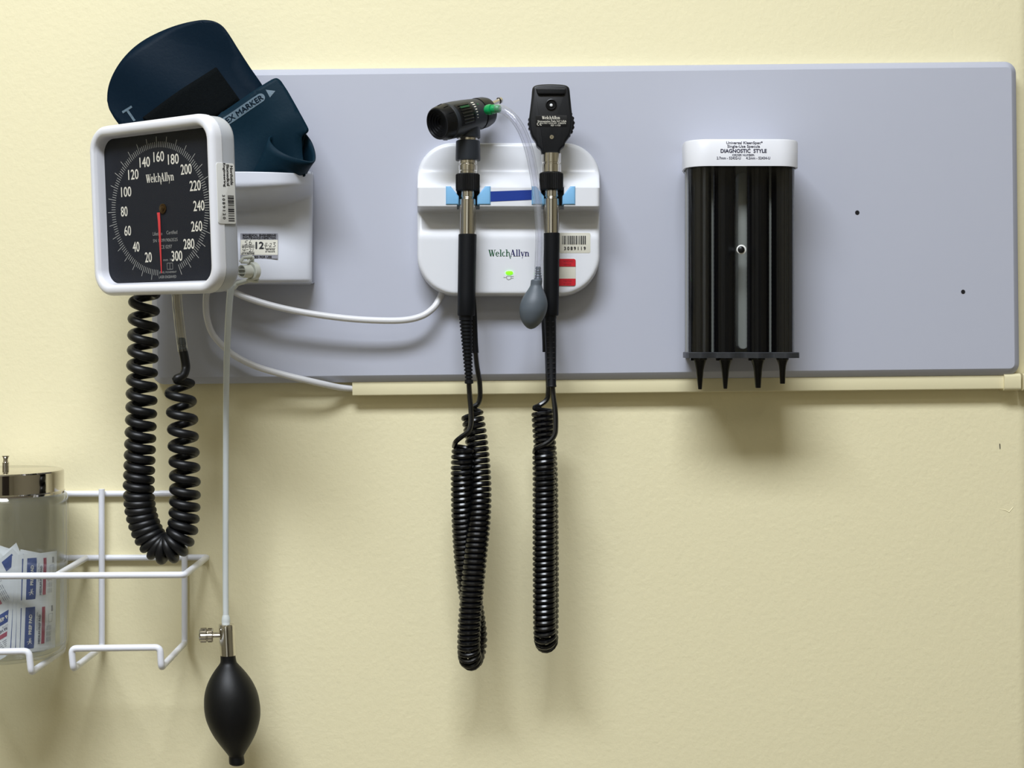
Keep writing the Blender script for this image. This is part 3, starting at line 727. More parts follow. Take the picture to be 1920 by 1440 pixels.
# the four specula ready to pull
sp_lab = ['leftmost black ear speculum with a slim tip sticking out below the dispenser tray',
          'second black ear speculum from the left, slim tip, below the dispenser tray',
          'third black ear speculum from the left, blunt tip, below the dispenser tray',
          'rightmost and shortest black ear speculum with blunt tip below the dispenser tray']
for k, (cx, yt, hw0, tipw) in enumerate(((1312, 730, 14, 3.6), (1360, 729, 14, 3.7), (1421, 727.5, 14.5, 5.2), (1467.3, 719.5, 12, 4.9))):
    d = .066; s = sc(d); y0 = 670.5
    prof = [(0, hw0), (4, hw0 - .3), (4.4, hw0 - 1.2), (9, hw0 - 3.4), (15, hw0 - 5.2), (24, lerp(hw0 - 6, tipw, .25)), (yt - y0 - 1, tipw), (yt - y0, tipw - .6)]
    t = thing('ear_speculum', P(cx, y0, d), sp_lab[k], 'ear speculum', 'ear specula sticking out of the dispenser')
    MB().lathe([(a * s, b_ * s) for a, b_ in prof] + [((yt - y0) * s, (tipw - 1.4) * s)], P(cx, y0, d), (-.0 if k % 2 else .01, 0, -1), 32).build('cone', m_spec, t)
    if k < 3: MB().box(-17.5, -9, -5.5, 0, -4, 4, F(cx, y0, d)).build('lug', m_spec, t)

# ---------------------------------------------------------------- cuff holder basket
bas = thing('cuff_holder', P(460, 530, DB), 'white plastic wall pocket holding the folded cuff beside the gauge', 'cuff holder')
BX = 447.0
def bdepth(x, y):
    u = abs(x - BX) / 138.0
    lip = .046 + .042 * (1 - min(1, u) ** 5)
    body = .036 + .018 * (1 - min(1, u) ** 3)
    d = lerp(lip, body, smooth(338 + 6 * (1 - u), 398 - 34 * u * u, y))
    d += .004 * smooth(430, 520, y)
    return d
by0_, by1_ = 322.0, 528.0
xs2 = [BX + 138 * t for t in [-1, -.995, -.985, -.96] + [-.93 + .0775 * i for i in range(25)] + [.96, .985, .995, 1]]
xs2 = sorted(set(xs2)); ys2 = [322, 323.5, 326] + [329 + 3.4 * i for i in range(58)] + [524, 527, 528.5]
Ls = []
for y in ys2:
    L = [P(BX - 138.0, y, DB)]
    for x in xs2:
        e = min(138 - abs(x - BX), max(0, 528.5 - y)); r0 = 6
        drop = (r0 - math.sqrt(max(0, r0 * r0 - max(0, r0 - e) ** 2))) * .0006
        yy = y + (5.0 * (abs(x - BX) / 138) ** 2 if y < 345 else 5.0 * (abs(x - BX) / 138) ** 2 * max(0, 1 - (y - 345) / 60))
        L.append(P(x + (y - 322) / 206 * -2.0 * (1 if x > BX else -1), yy, bdepth(x, y) - drop))
    L.append(P(BX + 138.0 - (y - 322) / 206 * 2, y, DB)); Ls.append(L)
# bottom closes back to the board
Ls.append([Vector((p.x, -DB, p.z)) for p in Ls[-1]])
Ls[-2][0] = Vector(Ls[-2][0])
q = MB(); q.loops(Ls, closed=False)
o = q.build('pocket_shell', m_grey_pl, bas, angle=50, solid=.0022, off=0)
MB().slab(rrect(276, 212, 5, 4, BX, -428), 0, .003 / sc(.02), .001 / sc(.02), F(0, 0, DB)).build('back_plate', m_grey_pl, bas)
# inspection sticker on the pocket front
sd = bdepth(485, 460) - .0002
def sty(y): return bdepth(485, y) + .0012
def onp(dz): return lambda x, y, z: tuple(P(x, -y, bdepth(485, -y) + .00115 + dz - .0000 + (x - 485) * (bdepth(515, -y) - bdepth(455, -y)) / 60))
I4 = Matrix.Identity(4)
def sgrid(mb, x0, y0, x1, y1, dz): f = onp(dz); mb.grid(lambda u, v: f(x0 + (x1 - x0) * u, y0 + (y1 - y0) * v, 0), 6, 6)
q = MB(); sgrid(q, 450.5, -485, 520.5, -437.5, 0); stk = q.build('inspection_sticker', m_silver, bas, flat=True)
q = MB(); sgrid(q, 451, -478, 520.5, -449.5, .0002); q.build('sticker_field', m_paper2, stk, flat=True)
q = MB(); f = onp(.0004)
text(q, 'BIOMEDICAL  ENGINEERING', 486, -441, 62, 3.6, None, bold=.5, fn=f); text(q, 'MAINTENANCE INSPECTION', 486, -446, 62, 3.8, None, bold=.5, fn=f)
text(q, 'APPROVED FOR USE', 482, -481.6, 54, 3.8, None, bold=.4, fn=f); text(q, '12', 486.8, -460, 14.5, 12.5, None, bold=1.5, fn=f)
text(q, 'SERVICE PERSON', 465, -462.8, 23, 2.4, None, bold=.3, fn=f); text(q, 'LAST PM PERFORMED', 464.5, -475.6, 25, 2.4, None, bold=.3, fn=f)
text(q, 'NEXT PM DUE', 506.5, -468, 16.5, 2.2, None, bold=.3, fn=f); text(q, 'BY THIS DATE', 506.5, -471.8, 17.5, 2.2, None, bold=.3, fn=f)
def hand(mb, pts, wd, f):
    for a, b2 in zip(pts[:-1], pts[1:]):
        dx, dy = b2[0] - a[0], b2[1] - a[1]; l = math.hypot(dx, dy) or 1; nx, ny = -dy / l * wd / 2, dx / l * wd / 2
        mb.add([f(a[0] - nx, a[1] - ny, 0), f(b2[0] - nx, b2[1] - ny, 0), f(b2[0] + nx, b2[1] + ny, 0), f(a[0] + nx, a[1] + ny, 0)], [[0, 1, 2, 3]])
def hw2(pts): hand(q, pts, .75, f)
hw2([(464.5, -451), (460, -452), (459.5, -454.5), (463, -455.5), (463, -458), (459, -459)])
hw2([(470, -450.5), (467, -455), (467.2, -458.3), (470.5, -458.5), (472, -456), (470.5, -454.4), (467.3, -455.6)])
hw2([(456, -464.5), (455, -469), (461, -469)]); hw2([(460, -464.5), (457.5, -471.5)]); hw2([(461.5, -468), (465.5, -468)])
hw2([(467, -466.5), (470, -465.8), (470.5, -468), (467, -472), (472, -472)]); hw2([(475, -465), (473.5, -472)])
hw2([(499, -454.5), (496, -461), (502, -461)]); hw2([(501, -455), (496.5, -466)]); hw2([(502.5, -459.5), (505, -459.5)])
hw2([(505.5, -456.5), (509, -456), (508.5, -459), (504.5, -463), (509.5, -462.5)]); hw2([(511.5, -455), (516.5, -454.5), (513, -458), (516.5, -460), (515, -462.5), (511.5, -462.5)])
hw2([(453.5, -459.6), (477, -459.6)]); hw2([(453.5, -472.8), (477, -472.8)]); hw2([(497, -465.6), (516, -465.6)])
q.build('sticker_lettering', m_ink, stk, flat=True, fix=False)

# ---------------------------------------------------------------- blood pressure cuff
cuff = thing('blood_pressure_cuff', P(440, 330, .055), 'dark navy blood pressure cuff stuffed upright into the white wall pocket', 'blood pressure cuff')
fl = [(222, 232), (211, 216), (204, 202), (201, 184), (204, 162), (214, 139), (232, 113), (256, 88), (283, 69), (315, 54), (345, 45), (375, 40), (392, 40), (407, 43.5), (420, 52), (432, 68), (448, 94), (470, 128), (492, 160), (512, 196), (524, 232), (528, 300), (520, 345), (330, 345), (268, 290)]
fl = [(x, -y) for x, y in fl][::-1]
FD = .046
flo = ccrv(fl, 4)
def slabfn(mb, out, z0, z1, M, zf, bev):
    """thin sheet whose whole body follows zf(x, y)"""
    bmx = bmesh.new()
    vs = [bmx.verts.new((p[0], p[1], 0)) for p in out]; f_ = bmx.faces.new(vs)
    bmesh.ops.triangulate(bmx, faces=[f_]); 
    for _ in range(3):
        es = [e for e in bmx.edges if e.calc_length() > 14]
        if not es: break
        bmesh.ops.subdivide_edges(bmx, edges=es, cuts=1, use_grid_fill=False); bmesh.ops.triangulate(bmx, faces=bmx.faces)
    bmx.verts.index_update()
    mb.add([(v.co.x, v.co.y, zf(v.co.x, v.co.y)) for v in bmx.verts], [[v.index for v in f2.verts] for f2 in bmx.faces], M); bmx.free()
s46 = sc(FD)
def flz(x, y): # gentle lean and waviness, in px
    return 14 * math.sin((x - 200) / 330 * PI) * smooth(-330, -60, y) * .5 + 5 * math.sin(x * .021 + y * .03) + (-y - 40) * .02
q = MB(); slabfn(q, flo, 0, 0, F(0, 0, FD), flz, 1); o = q.build('cuff_flap', m_cuff, cuff, angle=60, solid=.0022, off=0)
def surf(pts, dz): return [(x, y, flz(x, y) + dz) for x, y in pts]
q = MB(); hp = [(268, -222), (407, -127), (452, -190), (352, -262)][::-1]
q2 = rpoly(hp, 3, 3); slabfn(q, q2, 0, 0, F(0, 0, FD), lambda x, y: flz(x, y) + .0026 / s46, 1); q.build('hook_fastener', m_velcro, cuff, solid=.0022, off=0, angle=60)
q = MB(); M = F(0, 0, FD)
for pl_ in ([(229, -209), (231, -213), (249, -202), (247, -198.5)], [(237, -208), (241, -206), (255, -226), (251, -228)]):
    q.add(surf(pl_, .0016 / s46), [[0, 1, 2, 3]], M)
q.build('range_mark', m_cuffprint, cuff, flat=True)
# front panel that carries the marker strip
fp = [(392, 232), (415, 211), (470, 176), (512, 148.5), (519, 146.5), (526, 151), (540, 172), (560, 207), (576, 236), (580, 244), (577, 250), (566, 256), (568, 290), (574, 332), (420, 345), (392, 300)]
fpo = rpoly([(x, -y) for x, y in fp][::-1], 5, 3); PD = .064; s64 = sc(PD)
def fpz(x, y): return 6 * math.sin((x + y) * .025) + (-y - 150) * .035 + 4 * math.sin(x * .05 - y * .03) * smooth(-200, -260, y)
q = MB(); slabfn(q, fpo, 0, 0, F(0, 0, PD), fpz, 1); q.build('cuff_panel', m_cuff2, cuff, angle=60, solid=.0020, off=0)
ang = math.atan2(238 - 176, 498 - 402) if False else math.radians(32.5)
Ms = F(0, 0, PD)
def onpan(dz): return lambda x, y, z: (x, y, fpz(x, y) + dz)
q = MB(); f = onpan(.0013 / s64)
ca, sa = math.cos(ang), math.sin(ang); cx0, cy0 = 453.0, -208.5      # a point on the strip axis
def ax2(t, n_): return (cx0 + t * ca - n_ * sa, cy0 + t * sa + n_ * ca)
L0, L1, hs = -58, 44, 8.2
mid = []
for k in range(17):
    t = L0 + (L1 - L0) * k / 16
    mid.append((t, hs))
capn = [(L1 + hs * .9 * math.sin(a), hs * math.cos(a)) for a in [PI * k / 8 for k in range(9)]]
outl = [ax2(*p) for p in ([(L0, -hs)] + [(L1, -hs)] + [(L1 + hs * math.sin(a), -hs * math.cos(a)) for a in [PI * k / 8 for k in range(1, 8)]] + [(L1, hs), (L0, hs)])]
slabfn(q, outl, 0, 0, Ms, lambda x, y: fpz(x, y) + .0013 / s64, 1)
tri = [ax2(*p) for p in ((59, -9), (74, -3.5), (60, 8))]
slabfn(q, tri, 0, 0, Ms, lambda x, y: fpz(x, y) + .0013 / s64, 1)
strip = q.build('index_strip', m_cuffprint, cuff, flat=True)
q = MB(); f = onpan(.0016 / s64); cxt, cyt = ax2(-2, 0)
text(q, 'INDEX MARKER', *ax2(-7, 0), 110, 9.5, Ms, rot=ang, bold=.7, fn=f)
q.build('strip_lettering', m_cuff, strip, flat=True, fix=False)
# rolled fold at the right
top = [(572, 251, .063), (548, 255, .062), (522, 254, .064), (507, 256, .071), (507, 266, .079), (520, 280, .085), (541, 292, .088), (565, 300, .087), (584, 304, .082), (590, 299, .074), (589, 283, .067), (582, 264, .061), (570, 247, .058)]
bot = [(556, 340, .056), (535, 340, .058), (505, 340, .060), (482, 340, .063), (466, 342, .068), (482, 342, .072), (505, 342, .073), (530, 342, .072), (550, 340, .067), (566, 336, .056), (571, 333, .050), (568, 335, .046), (556, 340, .045)]
tc, bc = crv(PP(top), 6), crv(PP(bot), 6)
q = MB(); q.grid(lambda u, v: tc[min(len(tc) - 1, round(u * (len(tc) - 1)))].lerp(bc[min(len(bc) - 1, round(u * (len(bc) - 1)))], v), len(tc) - 1, 6)
q.build('cuff_fold', m_cuff2, cuff, angle=60, solid=.0016, off=0)

# ---------------------------------------------------------------- gauge
yaw, pit, rol = -.64416545, .05073523, -.00249277
cg = Vector((-0.28470572, -.15, ZC + 0.11202499))
R0 = Matrix(((1, 0, 0), (0, 0, -1), (0, 1, 0)))
RG = Matrix.Rotation(yaw, 3, 'Z') @ Matrix.Rotation(pit, 3, 'X') @ R0 @ Matrix.Rotation(rol, 3, 'Z')
G = Matrix.Translation(cg) @ RG.to_4x4() @ Matrix.Translation((-.0028, 0, -.004)) @ Matrix.Scale(.001, 4)   # local millimetres
GW, GH, GR = 157.0, 146.0, 21.0
gau = thing('blood_pressure_gauge', cg + RG @ Vector((0, -.073, -.01)), 'square white wall gauge with dark round-scale dial angled towards the left', 'blood pressure gauge')
def rl(i, z, n=9, k=1.0): return [(x, y, z) for x, y in rrect(GW - 2 * i, GH - 2 * i * k, max(GR - i, 4), n)]
q = MB(); q.loops([rl(1.2, -6.5), rl(.8, -3.2), rl(0, -2.6), rl(0, 3), rl(.6, 5.4), rl(2.2, 7.2), rl(3.4, 7.8, k=1.05), rl(4.8, 8.0, k=1.15), rl(6.0, 7.6, k=1.25), rl(6.8, 6.4, k=1.3), rl(7.6, 1.5, k=1.3), rl(8.2, -3.2, k=1.3)], G, cap0=True, cap1=False)
bez = q.build('bezel', m_white, gau, angle=50)
q = MB(); q.loops([rl(9, -20.5), rl(4.5, -20), rl(2, -18), rl(.9, -15), rl(.7, -4.0), rl(2.4, -3.6), rl(2.6, -6.6)], G); q.build('rear_housing', m_housing, gau, angle=40)
q = MB(); q.loops([rl(7.9, -4.2, k=1.25), rl(7.9, -3.4, k=1.25)], G); dial = q.build('dial_plate', m_dial, gau, flat=True)
q = MB(); q.loops([rl(7.3, 3.4, k=1.28), rl(7.3, 3.8, k=1.28)], G, cap0=False, cap1=True); q.build('dial_window', g_lens, gau, flat=True)
DZ = -3.3; DC = (0, -.8)
q = MB()
for v in range(4, 301, 2):
    a = math.radians(90 - (v - 160) * 1.125)
    r1 = 60.6 if v % 10 == 0 else 56.2; r0 = 51.5; KX = 1.10; CXT = -1.6
    c, s2 = math.cos(a), math.sin(a); w_ = .2
    q.poly([(CXT + KX * (r0 * c + w_ * s2), DC[1] + r0 * s2 - w_ * c), (CXT + KX * (r1 * c + w_ * s2), DC[1] + r1 * s2 - w_ * c), (CXT + KX * (r1 * c - w_ * s2), DC[1] + r1 * s2 + w_ * c), (CXT + KX * (r0 * c - w_ * s2), DC[1] + r0 * s2 + w_ * c)], G, DZ)
q.build('tick_marks', m_tick, dial, flat=True, fix=False)
q = MB()
for v in range(20, 301, 20):
    a = math.radians(90 - (v - 160) * 1.125); st = str(v)
    text(q, st, DC[0] + .6 + 47.3 * math.cos(a), DC[1] + 43.6 * math.sin(a), 4.6 * len(st) - .6, 8.4, G, bold=.28, z=DZ)
q.build('numerals', m_print, dial, flat=True, fix=False)
q = MB(); logo('WelchAllyn', q, -16.8, 21.8, 7.0, G, z=DZ, sx=35.5 / LOGO_W / 7.0)
q.build('wordmark', m_print, dial, flat=True, fix=False)
q = MB()
text(q, 'Lifetime', -3.6 - 1, -21.6, 12, 3, G, z=DZ); text(q, 'Certified', 13.5, -21.2, 13.5, 3, G, z=DZ)
text(q, 'SN 140919063525', 4.8, -27.4, 31, 2.7, G, z=DZ); text(q, 'CE 0297', 6, -33, 14, 3.0, G, z=DZ); text(q, 'mm  Hg', 8, -44.2, 13, 2.8, G, z=DZ)
q.line([(6, -52), (13, -52), (13, -46.8), (6, -46.8), (6, -52)], .35, G, DZ); q.line([(9.5, -52), (9.5, -46.8)], .35, G, DZ)
text(q, 'JEWEL MOVEMENT', 6.5, -54.6, 22, 2.1, G, z=DZ); text(q, 'LASER ENGRAVED', 6, -58.2, 22, 2.3, G, z=DZ)
q.build('dial_lettering', m_dim, dial, flat=True, fix=False)
q = MB(); q.slab([(-2.0, 1), (-1.3, -6), (.1, -50), (.8, -50), (1.5, -6), (1.2, 1)], 1.9, 2.4, .1, G @ Matrix.Translation((-.6, -5.0, -4.2)) @ Matrix.Rotation(math.radians(.2), 4, 'Z')); q.build('needle', m_red, gau)
q = MB(); Mh = G @ Matrix.Translation((3.8, -1.0, -3.4))
q.lathe([(0, 4.2), (.9, 4.2), (1.1, 3.6), (1.1, 2.2), (1.5, 2.2), (1.9, 1.4), (1.9, 0)], (0, 0, 0), (0, 0, 1), 28); q.v = [Mh @ v for v in q.v]; q.build('hub', m_brass, gau)
# asset sticker on the side of the case
Mg = G @ Matrix(((0, 0, 1, GW / 2), (0, 1, 0, 0), (-1, 0, 0, 0), (0, 0, 0, 1)))   # local x -> back, y up, z -> out of the right side
q = MB(); q.slab(rrect(19.5, 49, 2, 4, 5.2, 7.5), .05, .5, .1, Mg); stk = q.build('asset_sticker', m_paper, gau)
q = MB()
for i, st in enumerate(('Northside', 'Biomedical', 'Engineering')):
    text(q, st, 11.6 - i * 4.0, 22.3, 15.5 if i == 0 else (17 if i == 1 else 19), 3.0, Mg, rot=-PI / 2, bold=.3, z=.6)
barcode(q, 6.5, -15, 13.2, 7.5, Mg, 24, vert=True, z=.6, seed=5)
text(q, '3 0 8 9 1 2 0', 2.0, -3.5, 19.5, 2.8, Mg, rot=-PI / 2, bold=.3, z=.6)
q.build('sticker_lettering', m_ink, stk, flat=True, fix=False)
# swivel arm from the back of the case to the board
q = MB(); a = G @ Vector((5, -10, -20)); q.tube([a, a + Vector((.004, .02, 0)), Vector((a.x + .012, -.10, a.z)), Vector((a.x + .012, -.078, a.z))], .011, 20); q.build('swivel_arm', m_grey_pl, gau)

# hose connector beside the gauge
clip = thing('hose_connector', P(463, 510, .10), 'small ivory plastic tube connector with latch levers beside the gauge', 'tube connector')
cax = Vector((.66, .74, .06)).normalized(); c0 = P(452.5, 509, .118)
q = MB().lathe([(.001, .0044), (.0, .0050), (0, .0056), (.006, .0057), (.0088, .0057), (.0088, .0044), (.001, .0044)], c0, cax, 32); q.build('barrel', m_clip, clip)
q = MB(); side = cax.cross(Vector((0, 0, 1))).normalized(); upv = side.cross(cax).normalized()
for dz in (-.0016, .0018):
    Mx = Matrix(((side.x, upv.x, cax.x, c0.x), (side.y, upv.y, cax.y, c0.y), (side.z, upv.z, cax.z, c0.z), (0, 0, 0, 1)))
    q.box(-.0050, .0050, dz - .0004, dz + .0004, -.0002, .006, Mx)
q.build('barrel_fin', m_clip, clip)
MB().lathe([(.0, .0043), (.0005, .0)], c0 + cax * .0052, cax, 24).build('bore', m_hole, clip)
MB().lathe([(.0085, .004), (.0100, .0045), (.0100, .0072), (.0105, .0078), (.0150, .0078), (.0158, .0070), (.0158, .0)], c0, cax, 32).build('collar', m_clip, clip)
def lever(pts, wd=.0016): return MB().tube(PP(pts), wd, 8)
lever([(452, 491, .118), (464, 492, .116), (467, 486, .112), (474, 483, .110), (474, 490, .107), (465, 491, .107), (468, 496, .106), (475, 499, .104)], .0015).build('latch_lever', m_clip, clip)
lever([(450, 491, .119), (456, 483, .118), (466, 482, .114), (472, 481, .112)], .0014).build('latch_lever', m_clip, clip)
lever([(464, 526, .112), (470, 524, .109), (474, 527, .107), (482, 528, .105), (483, 522, .105)], .0015).build('latch_lever', m_clip, clip)
MB().tube([c0 + cax * .014, c0 + cax * .018, c0 + cax * .020 + Vector((-.004, .006, -.006)), P(445, 532, .085), P(438, 540, .085)], .0022, 10).build('tube_stub', m_clip, clip)

# ---------------------------------------------------------------- hoses
hose = thing('coiled_hose', P(310, 1060, .09), 'thick black coiled rubber hose looping down from under the gauge', 'coiled hose')
HR = .0099; HWR = .0039
cen = [(271, 548, .098), (269, 600, .096), (268, 650, .094), (266, 700, .092), (265, 760, .090), (263, 820, .089), (261, 880, .088), (260, 920, .088), (263, 955, .088), (271, 985, .088), (283, 1010, .089), (298, 1026, .090), (314, 1030, .092), (330, 1020, .093), (341, 997, .093), (345, 968, .092), (346.5, 930, .092), (346, 880, .092), (343.5, 830, .092), (342, 790, .092), (338.5, 745, .092), (337, 719, .092)]
def pitchf(f):
    # travelled fraction -> pitch (m); wide at both hanging ends, packed at the bend
    if f < .30: return lerp(.0152, .0110, f / .30)
    if f < .46: return lerp(.0110, .0086, (f - .3) / .1)
    if f < .64: return .0062
    if f < .80: return lerp(.0078, .0125, (f - .64) / .16)
    return lerp(.0125, .0175, (f - .8) / .2)
c = crv(PP(cen), 10); hx = coil(c, HR, pitchf, 0.3, 22, hand=-1)
tail = crv([hx[-1]] + PP([(331, 712, .098), (343, 704, .096), (348, 690, .092), (346, 672, .092), (342.5, 655, .092)]), 8)[1:]
headp = crv(PP([(292, 535, .10)]) + [hx[0]], 6)[:-1]
MB().tube(headp + hx + tail, HWR, 14).build('rubber_coil', m_rubber, hose)
MB().lathe([(0, .0024), (.001, .0031), (.006, .0037), (.0065, .0031), (.008, .0031), (.0085, .0036), (.012, .0037), (.0125, .003)], P(340, 633, .092), (P(343, 660, .092) - P(340, 633, .092)), 20).build('barbed_fitting', m_slate, hose)
tp = crv(PP([(330.5, 540, .100), (332.5, 570, .096), (335.5, 600, .093), (339, 630, .092), (343, 659, .092)]), 8)
MB().tube(tp, .0044, 20).build('clear_tube', g_tube2, hose)
MB().tube(tp, .0026, 16).build('tube_bore', g_tube2, hose)

inf = thing('inflation_bulb', P(441, 1435, .06), 'black rubber squeeze bulb with chrome valve hanging on a long white tube', 'inflation bulb')
s6 = sc(.06)
tp = crv(PP([(437, 535, .085), (432, 548, .085), (428, 600, .080), (425.5, 660, .074), (424, 740, .068), (423.5, 850, .063), (423, 1000, .06), (423, 1100, .06), (423.5, 1158, .06)]), 10)
MB().tube(tp, [lerp(.0031, .0027, i / len(tp) * 2) for i in range(len(tp))], 16).build('white_tube', m_tubew, inf)
MB().lathe([(0, .0026), (.003, .0036), (.006, .0040), (.008, .0036), (.010, .0042)], P(423.5, 1152, .06), (0, 0, -1), 20).build('tube_end', m_tubew, inf)
vax = (P(427.5, 1230, .06) - P(424.5, 1170, .06)).normalized()
vb = MB().lathe([(0, .0050), (.0002, .0066), (.0012, .0070), (.0055, .0070), (.028, .0070), (.0282, .0066)], P(424.5, 1170, .06), vax, 36).build('valve_body', m_steel, inf, angle=30)
kx = Vector((-1, -.12, .0)).normalized()
vk = MB().lathe([(.0, .0022), (.010, .0022), (.010, .0058), (.011, .0064), (.0145, .0064), (.015, .0056), (.0156, .0056), (.016, .0066), (.0210, .0066), (.0222, .0054), (.0224, 0)], P(421, 1190.5, .0615), kx, 40, rib=.05).build('valve_knob', m_chrome, inf, angle=25)
bpf = [(0, 14), (10, 14.6), (16, 17), (27, 26), (42, 36.5), (58, 44.5), (74, 49.5), (90, 51.6), (104, 51.8), (118, 50.2), (134, 45.6), (150, 38.6), (166, 29), (180, 19.5), (187, 15), (190, 14), (202, 14.5), (204, 12.5), (206, 10), (207, 0)]
c_ = crv([(x, y, 0) for x, y in bpf], 3)
MB().lathe([(p.x * s6, max(0, p.y) * s6) for p in c_], P(427.2, 1229, .06), (P(444.5, 1436, .06) - P(427.2, 1229, .06)), 48).build('squeeze_bulb', m_rubber2, inf, angle=50)

# power cord
q = MB(); pts = PP([(830, 545, .028), (824, 560, .030), (812, 578, .034), (790, 593, .038), (755, 600.5, .041), (700, 600.5, .043), (640, 596, .044), (570, 586, .045), (510, 573, .046), (460, 557, .046), (425, 541, .046), (400, 535, .044), (388, 548, .042), (386, 575, .040), (389, 600, .038), (398, 625, .036), (415, 646, .034), (440, 667, .031), (480, 687, .031), (530, 702, .028), (575, 713, .0255), (610, 721, .021), (640, 727, .013), (668, 728.5, .008)])
tag(MB().tube(crv(pts, 10), .0030, 14).build('power_cord', m_cable), 'white power cord sagging from the transformer and looping down into the raceway', 'cord')

# ---------------------------------------------------------------- wire rack and jar
rack = thing('wire_rack', P(190, 1215, .006), 'white coated wire rack with two holders on the wall at lower left', 'wire rack')
RR = .00285; FDp = .1290
def rod(name, pts, r=RR, rad=.0, par=rack):
    V = PP(pts)
    if rad:
        o_ = [V[0]]
        for i in range(1, len(V) - 1):
            a, b2, c2 = V[i - 1], V[i], V[i + 1]
            ra, rc = min(rad, (a - b2).length * .45), min(rad, (c2 - b2).length * .45)
            p, p2 = b2 + (a - b2).normalized() * ra, b2 + (c2 - b2).normalized() * rc
            for k in range(7): t = k / 6; o_.append(p * (1 - t) ** 2 + b2 * 2 * t * (1 - t) + p2 * t * t)
        V = o_ + [V[-1]]
    return MB().tube(V, r, 14).build(name, m_rod, par, angle=60)
wd = .0035
rod('upright', [(190.5, 917, .0090), (191, 1213, .0090), (137.5, 1254, FDp), (134, 1216, FDp), (300, 1214, FDp), (302.5, 1252, FDp), (346, 1206, .0090), (346, 925, .0040), (300, 925, .0036)], rad=.0045)
rod('cross_wire', [(-60, 926.5, wd), (344, 925.5, wd)])
rod('cross_wire', [(-60, 1047, wd), (388, 1045, wd), (345.5, 1078, FDp), (-60, 1080.5, FDp)], rad=.004)
rod('divider_wire', [(161, 1046.5, .0045), (108, 1078, FDp - .001)])
rod('jar_holder_wire', [(118, 1046, .0090), (118, 1219, .0090), (58.5, 1261, FDp), (54, 1221, FDp), (-40, 1223, FDp)], rad=.0045)
rod('jar_holder_wire', [(-60, 1219, .0090), (-110, 1262, FDp)], rad=.0045)
q = MB().lathe([(0, RR), (.004, RR * .8), (.006, 0)], P(92.5, 1078, FDp - .002), (0, 0, -1), 12); q.build('weld_stub', m_rod, rack)

JD = .0675; JX = P(9.5, 0, JD).x; JR = .0545
jar = thing('glass_jar', Vector((JX, -JD, P(0, 1229, JD).z)), 'clear glass jar with chrome lid standing in the left holder of the wire rack', 'jar')
zj = lambda y: P(0, y, JD).z
z0_ = zj(1229)
def jl(prof): return [(zj(y) - z0_, r) for y, r in prof]
outer = [(1229, .030), (1229.5, .040), (1226, .0465), (1220, .0510), (1210, .0537), (1196, JR), (945, JR), (935, .0541), (928, .0530), (922, .0505), (915, .0498), (905, .0498)]
inner = [(905, .0475), (918, .0480), (926, .0495), (934, .0515), (945, .0520), (1198, .0520), (1208, .0512), (1216, .0485), (1221, .0440), (1223, .0380), (1223.5, 0)]
MB().lathe([(zj(y) - z0_, r) for y, r in [(1229, 0.0)] + outer + inner], Vector((JX, -JD, z0_)), (0, 0, 1), 72).build('glass_body', g_jar, jar, angle=50)
lid = MB().lathe([(zj(y) - z0_, r) for y, r in [(924, .0495), (925, .0512), (921, .0516), (919, .0508), (884, .0506), (881.5, .0498), (880.8, .0480), (880.6, 0)]], Vector((JX, -JD, z0_)), (0, 0, 1), 96).build('lid', m_chrome, jar, angle=30)
MB().lathe([(zj(y) - z0_, r) for y, r in [(881, .0030), (867, .0030), (866, .0024), (862, .0020), (858, .0024), (855.5, .0032), (854.5, .0032), (854, 0)]], Vector((JX + .0004, -JD, z0_)), (0, 0, 1), 28).build('lid_knob', m_chrome, lid, angle=30)

